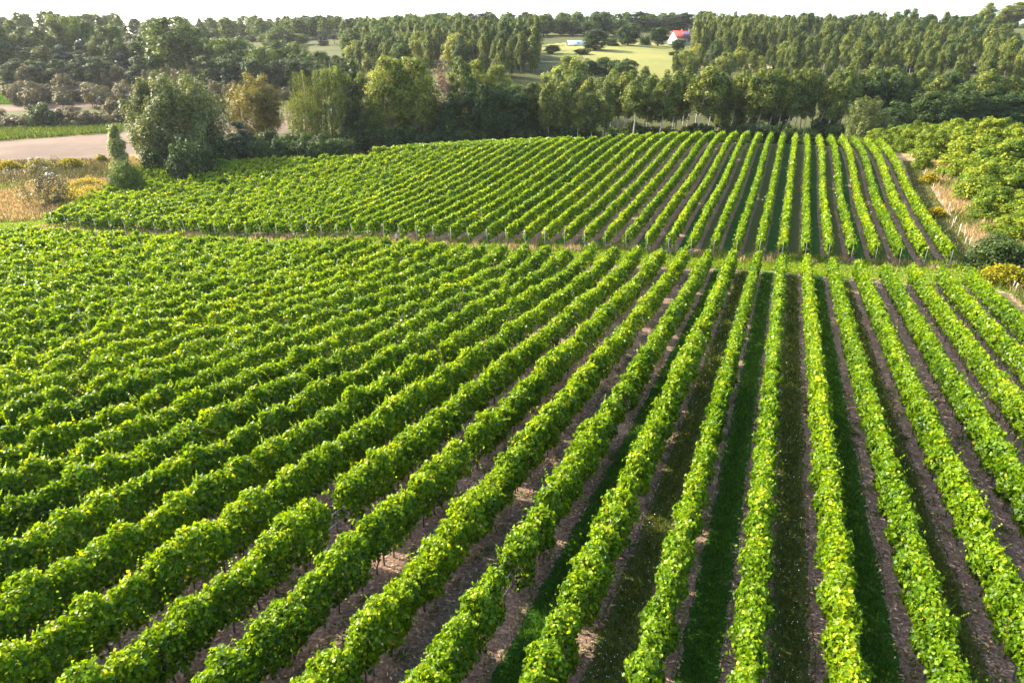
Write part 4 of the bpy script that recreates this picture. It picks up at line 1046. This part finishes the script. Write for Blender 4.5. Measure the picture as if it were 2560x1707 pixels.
parts_g.append(blades(x[~a], y[~a], r4.uniform(.3, .8, (~a).sum()), r4.uniform(.06, .13, (~a).sum()), r4.beta(2, 2, (~a).sum()), r4, .3))
P = scatter_on([(76, 18.9), (120, 19.0), (150, 20), (150, 22), (118, 21.8), (84, 21.6), (76, 22)], 9000, r4); x, y = uv2xy(P[:, 0], P[:, 1]); n = len(x)
parts_g.append(blades(x, y, r4.uniform(.12, .35, n), r4.uniform(.06, .14, n), r4.beta(2, 2, n), r4, .5))
stuff('dry_grass', parts_s, 'straw', 'tall dry straw-coloured grass on the left meadow and the right verge', 'grass')
stuff('meadow_grass', parts_g, 'weeds', 'greener rough grass among the dry grass of meadow and verge', 'grass')
def field_edge(name, pts, n, h, mat, label):
    A = px_poly(pts); P = scatter_on(A, n, r4); x, y = uv2xy(P[:, 0], P[:, 1]); m = len(x)
    stuff(name, [blades(x, y, r4.uniform(h * .5, h, m), r4.uniform(.2, .5, m), r4.beta(2, 2, m), r4, .4)], mat, label, 'undergrowth')
field_edge('field_edge_growth', [(-120, 364), (0, 354), (300, 333), (320, 316), (240, 314), (0, 326), (-120, 338)], 7000, 1.5, 'herb', 'dark green herbage along the upper edge of the stubble field')
field_edge('orchard_grass', [(-120, 268), (0, 262), (330, 252), (340, 236), (0, 238), (-120, 240)], 9000, 1.2, 'grass', 'pale green grass under the old orchard trees')
# goldenrod: drifts as one mass each side, single clumps as things
def goldenrod(us, vs, hs, base=(0, 0, 0)):
    m = len(us); x, y = uv2xy(us, vs); z = ground_xy(x, y)
    st = blades(x, y, hs, np.full(m, .10), np.clip(r4.beta(2, 3, m) * .4, 0, 1), r4, .2)
    k = 3; X = np.repeat(x, k) + r4.normal(0, .10, m * k); Y = np.repeat(y, k) + r4.normal(0, .10, m * k); Z = np.repeat(z + hs, k) + r4.normal(0, .10, m * k)
    fl = leaves(np.stack([X, Y, Z], 1), r4.normal(0, .6, (m * k, 3)) + [0, 0, 1], r4.uniform(.12, .26, m * k), r4.beta(2, 1.5, m * k), None, LEAF4, r4)
    V, F, R = merge([st, fl]); return V - np.asarray(base), F, R
A = px_poly([(150, 527), (110, 505), (150, 478), (232, 452), (262, 470), (240, 495), (200, 516)])
P = scatter_on(A, 3600, r4); keep = (np.sin(P[:, 0] * .6) + np.sin(P[:, 1] * .8 + 1) + r4.normal(0, .6, len(P))) > -.4; P = P[keep]
g = goldenrod(P[:, 0], P[:, 1], r4.uniform(.5, 1.1, len(P)))
A = px_poly([(335, 434), (345, 424), (420, 424), (415, 436)]); P = scatter_on(A, 900, r4); g2 = goldenrod(P[:, 0], P[:, 1], r4.uniform(.7, 1.3, len(P)))
stuff('goldenrod', [g, g2], 'goldenrod', 'drifts of yellow goldenrod along the left corner of the far block', 'wildflowers')
def clump(px, py, rad, h, label, matk='goldenrod', dens=60):
    xy, d = sight(px, py); u, v = xy2uv(*xy); m = int(dens * rad * rad * 3.1) + 30
    base = np.array([xy[0], xy[1], float(ground_xy(*xy))])
    us = u + r4.normal(0, rad * .5, m); vs = v + r4.normal(0, rad * .5, m)
    hs = h * r4.uniform(.6, 1.1, m) * np.exp(-((us - u) ** 2 + (vs - v) ** 2) / (rad * rad * 2.2))
    o = obj('goldenrod_clump', mesh('goldenrod_clump', *goldenrod(us, vs, np.maximum(hs, .2), base)[:2], M[matk], None), None, base)
    me = o.data; a = me.attributes.new('rnd', 'FLOAT', 'FACE')
    vals = np.concatenate([r4.beta(2, 3, m) * .4, r4.beta(2, 1.5, m * 3)]).astype(np.float32); a.data.foreach_set('value', vals)
    tag(o, label, 'wildflowers', 'goldenrod clumps')
clump(22, 428, 2.0, 1.8, 'yellow-green goldenrod clump at the left edge below the stubble field')
clump(100, 424, 2.2, 1.8, 'yellow-green goldenrod clump left of the upright dead shrub')
clump(178, 420, 2.4, 1.8, 'yellow-green goldenrod clump right of the upright dead shrub')
clump(255, 407, 1.2, 1.6, 'small goldenrod clump beside the slim poplar sapling')
clump(2338, 545, 1.0, 1.3, 'goldenrod clump in the dark grass left of the fence posts')
clump(2505, 712, 2.0, 1.7, 'large orange-yellow goldenrod clump under the dark arching shrub')
clump(2322, 462, 1.3, 1.5, 'yellow herb clump at the upper end of the fence posts')

# ------------------------------------------------------------------ fence posts on the verge
posts = [(555, 325, 540, 425), (605, 400, 590, 490), (650, 480, 635, 575), (705, 515, 690, 655), (742, 580, 732, 655), (783, 652, 765, 745), (758, 680, 735, 800), (825, 730, 800, 885), (883, 795, 865, 900), (895, 870, 872, 985), (945, 870, 920, 965),
         (977, 960, 950, 1080), (1002, 945, 980, 1050), (325, 10, 315, 85), (470, 190, 462, 235), (515, 255, 508, 290), (1155, 1215, 1125, 1325), (1275, 1255, 1245, 1385), (1392, 1315, 1362, 1430), (1410, 1335, 1385, 1465)]
fp = []
for x0, y0, x1, y1 in posts:
    bx, by = 2200 + x1 / 4.125, 380 + y1 / 4.125; tx, ty = 2200 + x0 / 4.125, 380 + y0 / 4.125
    xy, d = sight(bx, by); zb = float(ground_xy(*xy)); top = at(tx, ty, d); h = float(np.clip(top[2] + CAMZ - zb, .8, 2.0))
    fp.append((d, xy, zb, h, top[0] - xy[0]))
fp.sort(key=lambda q: -q[0])
for i, (d, xy, zb, h, dx) in enumerate(fp):
    b = MB(); b.tube([(0, 0, -.3), (.01, 0, h * .5), (0, .01, h)], [.055, .05, .048], 7)
    o = obj('fence_post', b.mesh('fence_post', M['wood_post']), None, (xy[0], xy[1], zb))
    o.rotation_euler = (r4.normal(0, .03), float(np.clip(dx / h, -.12, .12)) * .5, r4.uniform(0, 6))
    lab = 'weathered fence post in the dry right verge, %s' % ('farthest of all' if i == 0 else 'nearest of all' if i == len(fp) - 1 else '%s from the far end' % ordw(i + 1).replace('next', 'first'))
    tag(o, lab, 'fence post', 'fence posts on the right verge')

# pale boulders on the meadow
for i, (px, py, s, lab) in enumerate([(126, 444, 1.0, 'pale rounded boulder beneath the upright dead shrub'), (146, 446, .6, 'smaller pale boulder right of the rounded one in the brown weeds')]):
    xy, d = sight(px, py); r = np.random.default_rng(i)
    n1, n2 = 10, 14; th = np.linspace(0, math.pi, n1); ph = np.linspace(0, 2 * math.pi, n2, endpoint=False)
    Vb = np.array([[math.sin(t) * math.cos(p), math.sin(t) * math.sin(p), math.cos(t)] for t in th for p in ph]) * (1 + .12 * np.sin(3 * np.repeat(th, n2) + 2 * np.tile(ph, n1)))[:, None]
    Vb = Vb * np.array([1.15, .8, .62]) * s + [0, 0, .35 * s]
    F = [[a * n2 + b_, a * n2 + (b_ + 1) % n2, (a + 1) * n2 + (b_ + 1) % n2, (a + 1) * n2 + b_] for a in range(n1 - 1) for b_ in range(n2)]
    tag(obj('boulder', mesh('boulder', Vb, np.array(F)[:, ::-1], M['stone'], smooth=True), None, (xy[0], xy[1], float(ground_xy(*xy)))), lab, 'boulder', 'boulders on the meadow')

# ------------------------------------------------------------------ houses, tunnel and paddock fence on the hill
def house(px, py, d, L, Wd, wall, ridge, rz, roofm, label, solar=False, gable_win=True):
    p = at(px, py, d); x, y = p[0], p[1]; zb = float(ground_xy(x, y))
    root = tag(empty('house', (x, y, zb), rz), label, 'house')
    b = MB(); l, w = L / 2, Wd / 2
    V = [(-l, -w, -1.5), (l, -w, -1.5), (l, w, -1.5), (-l, w, -1.5), (-l, -w, wall), (l, -w, wall), (l, w, wall), (-l, w, wall), (-l, 0, ridge - .12), (l, 0, ridge - .12)]
    b.add(V, [(0, 1, 5, 4), (2, 3, 7, 6), (0, 4, 8, 7, 3), (1, 2, 6, 9, 5)])
    obj('wall', b.mesh('house_wall', M['plaster']), root)
    b = MB(); ov = .45; sl = (ridge - wall) / w
    for s in (-1, 1):
        e = wall - ov * sl
        V = [(-l - ov, s * (w + ov), e), (l + ov, s * (w + ov), e), (l + ov, 0, ridge), (-l - ov, 0, ridge)]
        V += [(a, c, z + .2) for a, c, z in V]
        b.add(V, [(0, 1, 2, 3), (7, 6, 5, 4), (0, 4, 5, 1), (1, 5, 6, 2), (2, 6, 7, 3), (3, 7, 4, 0)])
    rf = obj('roof', b.mesh('house_roof', M[roofm]), root)
    b = MB(); b.box((l * .3, w * .2, ridge + .3), (.6, .6, 1.6)); b.box((l * .3, w * .2, ridge + 1.15), (.75, .75, .12)); obj('chimney', b.mesh('chimney', M['brick']), rf)
    def opening(nm, c, dx, h, face, mt='glass'):
        b = MB(); fr = MB()
        if face == 'side':
            b.box(c, (dx - .14, .05, h - .14)); 
            for s in (-1, 1): fr.box((c[0] + s * (dx / 2), c[1] - .02, c[2]), (.09, .12, h)); fr.box((c[0], c[1] - .025, c[2] + s * (h / 2)), (dx + .1, .12, .09))
            fr.box((c[0], c[1] - .022, c[2]), (.06, .1, h))
        else:
            b.box(c, (.05, dx - .14, h - .14))
            for s in (-1, 1): fr.box((c[0] - .02, c[1] + s * (dx / 2), c[2]), (.12, .09, h)); fr.box((c[0] - .025, c[1], c[2] + s * (h / 2)), (.12, dx + .1, .09))
            fr.box((c[0] - .022, c[1], c[2]), (.1, .06, h))
        o = obj(nm, b.mesh(nm, M[mt]), root); obj('frame', fr.mesh('frame', M['white_paint']), o)
    for fx in (-.62, .1, .62): opening('window', (l * fx, -w - .02, wall * .5), 1.3, 1.3, 'side')
    opening('door', (-l * .25, -w - .02, 1.05), 1.0, 2.1, 'side', 'door')
    for fy in (-.45, .45): opening('window', (-l - .02, w * fy, wall * .5), 1.2, 1.3, 'end')
    opening('window', (-l - .02, 0, wall + (ridge - wall) * .36), 1.3, 1.3, 'end')
    if solar:
        nrm = np.array([0, -(ridge - wall), w]); nrm = nrm / np.linalg.norm(nrm)
        for i in range(4):
            b = MB(); x0 = l * .02 + i * l * .235; f0, f1 = .22, .72
            P4 = [(xx, -w * (1 - f), wall + (ridge - wall) * f) for xx, f in ((x0, f0), (x0 + l * .22, f0), (x0 + l * .22, f1), (x0, f1))]
            up = [tuple(np.array(q) + nrm * .42) for q in P4]; lo = [tuple(np.array(q) + nrm * .30) for q in P4]
            b.add(lo + up, [(4, 5, 6, 7), (3, 2, 1, 0), (0, 1, 5, 4), (1, 2, 6, 5), (2, 3, 7, 6), (3, 0, 4, 7)])
            obj('solar_panel', b.mesh('solar_panel', M['solar']), rf)
    return root
house(1200, 98, 400, 10, 8, 3.2, 7.6, math.radians(62) - math.pi / 2 + .9, 'dark_roof', 'white gabled house with a dark grey roof half hidden by trees')
house(1700, 98, 402, 10.5, 8.5, 3.1, 6.9, math.radians(24), 'red_roof', 'white house with a red tiled roof and solar panels on the hill', True)
xy, d = sight(2130, 70, 300); house(2128, 66, 505, 9, 7, 2.8, 5.5, .2, 'red_roof', 'tiny red-roofed house behind the right hillside trees')
# polytunnel
p = at(1443, 100, 402); root = tag(empty('polytunnel', (p[0], p[1], float(ground_xy(p[0], p[1]))), math.radians(4)), 'pale teal polytunnel standing at the top of the hill meadow', 'greenhouse')
def arch(l0, l1, rad, th, n=12):
    b = MB(); a = np.linspace(0, math.pi, n + 1)
    for q in range(n):
        c = [(l, -rad * math.cos(t), rad * .82 * math.sin(t)) for l, t in ((l0, a[q]), (l1, a[q]), (l1, a[q + 1]), (l0, a[q + 1]))]
        k_ = (rad - th) / rad; inn = [(x_, y_ * k_, z_ * k_) for x_, y_, z_ in c]
        b.add(c + inn, [(3, 2, 1, 0), (4, 5, 6, 7), (0, 1, 5, 4), (2, 3, 7, 6), (1, 2, 6, 5), (3, 0, 4, 7)])
    return b
obj('cover', arch(-6, 6, 3.3, .06).mesh('tunnel_cover', M['film']), root)
for i in range(7): obj('hoop', arch(-6 + i * 2 - .04, -6 + i * 2 + .04, 3.38, .07).mesh('hoop', M['post']), root)
b = MB(); b.box((-.0, -3.0, 1.0), (1.7, .12, 2.0)); b.box((0, -3.08, 1.0), (1.5, .06, 1.8)); obj('door', b.mesh('tunnel_door', M['film_dark']), root)
# paddock fence
pa, pb = at(1338, 109, 395), at(1412, 107, 400)
root = tag(empty('paddock_fence', (pa[0], pa[1], float(ground_xy(pa[0], pa[1])))), 'low brown paddock fence left of the teal polytunnel', 'fence')
o3 = np.array(root.location); npst = 12
PT = [np.array([*(pa[:2] + (pb[:2] - pa[:2]) * i / (npst - 1)), 0]) for i in range(npst)]
for q in PT: q[2] = float(ground_xy(q[0], q[1]))
for q in PT:
    b = MB(); b.box((0, 0, .5), (.14, .14, 1.5)); b.box((0, 0, 1.28), (.18, .18, .06)); obj('post', b.mesh('paddock_post', M['rust_wood']), root, q - o3)
for h in (.45, .95):
    b = MB(); b.tube([q - o3 + [0, -.09, h] for q in PT], .07, 4); obj('rail', b.mesh('paddock_rail', M['rust_wood']), root)

# ------------------------------------------------------------------ the person on the headland
def skin(joints, edges, radii, mat, name, sub=2):
    me = bpy.data.meshes.new(name); me.from_pydata(joints, edges, [])
    o = bpy.data.objects.new(name, me); COL.objects.link(o)
    md = o.modifiers.new('skin', 'SKIN'); md.use_smooth_shade = True
    for i, v in enumerate(me.skin_vertices[0].data): v.radius = (radii[i], radii[i] * (1 if radii[i] < .1 else .72)); v.use_root = i == 0
    ms = o.modifiers.new('sub', 'SUBSURF'); ms.levels = sub; ms.render_levels = sub
    dg = bpy.context.evaluated_depsgraph_get(); dg.update()
    m2 = bpy.data.meshes.new_from_object(o.evaluated_get(dg)); bpy.data.objects.remove(o)
    m2.materials.clear(); m2.materials.append(mat); m2.name = name
    return m2
def person(px, py, label):
    xy, d = sight(px, py); zb = float(ground_xy(*xy))
    J = []; E_ = []; Rr = []
    def add(p, r, par=None):
        J.append(p); Rr.append(r)
        if par is not None: E_.append((par, len(J) - 1))
        return len(J) - 1
    pel = add((0, 0, .93), .125); sp = add((0, .01, 1.10), .115, pel); ch = add((0, .01, 1.30), .135, sp); nk = add((0, .0, 1.47), .058, ch)
    hd = add((0, -.02, 1.57), .078, nk); ht = add((0, -.01, 1.68), .062, hd)
    ns = add((0, -.105, 1.58), .018, hd)
    for s in (-1, 1):
        add((s * .078, .0, 1.585), .018, hd)
        hip = add((s * .095, 0, .86), .092, pel); kn = add((s * .105, -.03, .48), .062, hip); an = add((s * .11, .02, .09), .042, kn); add((s * .12, -.13, .04), .04, an)
        sh = add((s * .18, .01, 1.38), .062, ch); el = add((s * .245, -.02, 1.10), .046, sh); wr = add((s * .07, -.21, 1.08 + s * .03), .030, el)
        pm = add((s * .01, -.23, 1.09 + s * .03), .034, wr)
        for f in range(4):
            k1 = add((-s * .055, -.245 + .004 * f, 1.125 - f * .022 + s * .03), .0095, pm); k2 = add((-s * (.085 + .008 * (1.5 - abs(f - 1.3))), -.225, 1.12 - f * .022 + s * .03), .0085, k1); add((-s * .10, -.20, 1.118 - f * .022 + s * .03), .0075, k2)
        t1 = add((s * .02, -.245, 1.15 + s * .03), .0105, pm); add((-s * .012, -.255, 1.175 + s * .03), .009, t1)
    root = tag(empty('person', (xy[0], xy[1], zb), .35), label, 'person'); root.scale = (.86,) * 3
    obj('body', skin(J, E_, Rr, M['skin'], 'body'), root)
    JJ = [(0, 0, .90), (0, .01, 1.10), (0, .01, 1.30), (0, .0, 1.43)]; EE = [(0, 1), (1, 2), (2, 3)]; RR = [.142, .135, .155, .075]
    for s in (-1, 1):
        n = len(JJ); JJ += [(s * .18, .01, 1.38), (s * .245, -.02, 1.10), (s * .09, -.195, 1.08 + s * .03)]; EE += [(2, n), (n, n + 1), (n + 1, n + 2)]; RR += [.078, .062, .048]
    obj('shirt', skin(JJ, EE, RR, M['plaid'], 'shirt'), root)
    JJ = [(0, 0, .95)]; EE = []; RR = [.14]
    for s in (-1, 1):
        n = len(JJ); JJ += [(s * .095, 0, .86), (s * .105, -.03, .48), (s * .11, .02, .11)]; EE += [(0, n), (n, n + 1), (n + 1, n + 2)]; RR += [.108, .08, .064]
    obj('trousers', skin(JJ, EE, RR, M['trousers'], 'trousers'), root)
    obj('hair', skin([(0, .025, 1.60), (0, .0, 1.70), (0, .05, 1.55), (0, -.05, 1.69)], [(0, 1), (0, 2), (1, 3)], [.085, .066, .06, .045], M['hair'], 'hair'), root)
    for s in (-1, 1):
        b = MB(); b.tube([(s * .03, -.094, 1.60), (s * .03, -.100, 1.60)], .010, 8); obj('eye', b.mesh('eye', M['eye']), root)
person(993, 613, 'small person in a pinkish plaid shirt and dark trousers before a row end')

# ------------------------------------------------------------------ the air
def haze(dens, col):
    b = MB(); lo, hi = -10.0, 90.0
    b.box((0, 900, (lo + hi) / 2), (3600, 3600, hi - lo))
    m, nt, out = new_mat('haze')
    v = nt.nodes.new('ShaderNodeVolumePrincipled')
    v.inputs['Color'].default_value = (*col, 1); v.inputs['Density'].default_value = dens; v.inputs['Anisotropy'].default_value = .35
    nt.links.new(v.outputs[0], out.inputs['Volume'])
    o = obj('haze', b.mesh('haze', m)); tag(o, kind='stuff')
    tag(o, 'thin pale summer haze in the air over the valley', 'haze')
haze(.000055, (.92, .93, 1.0))
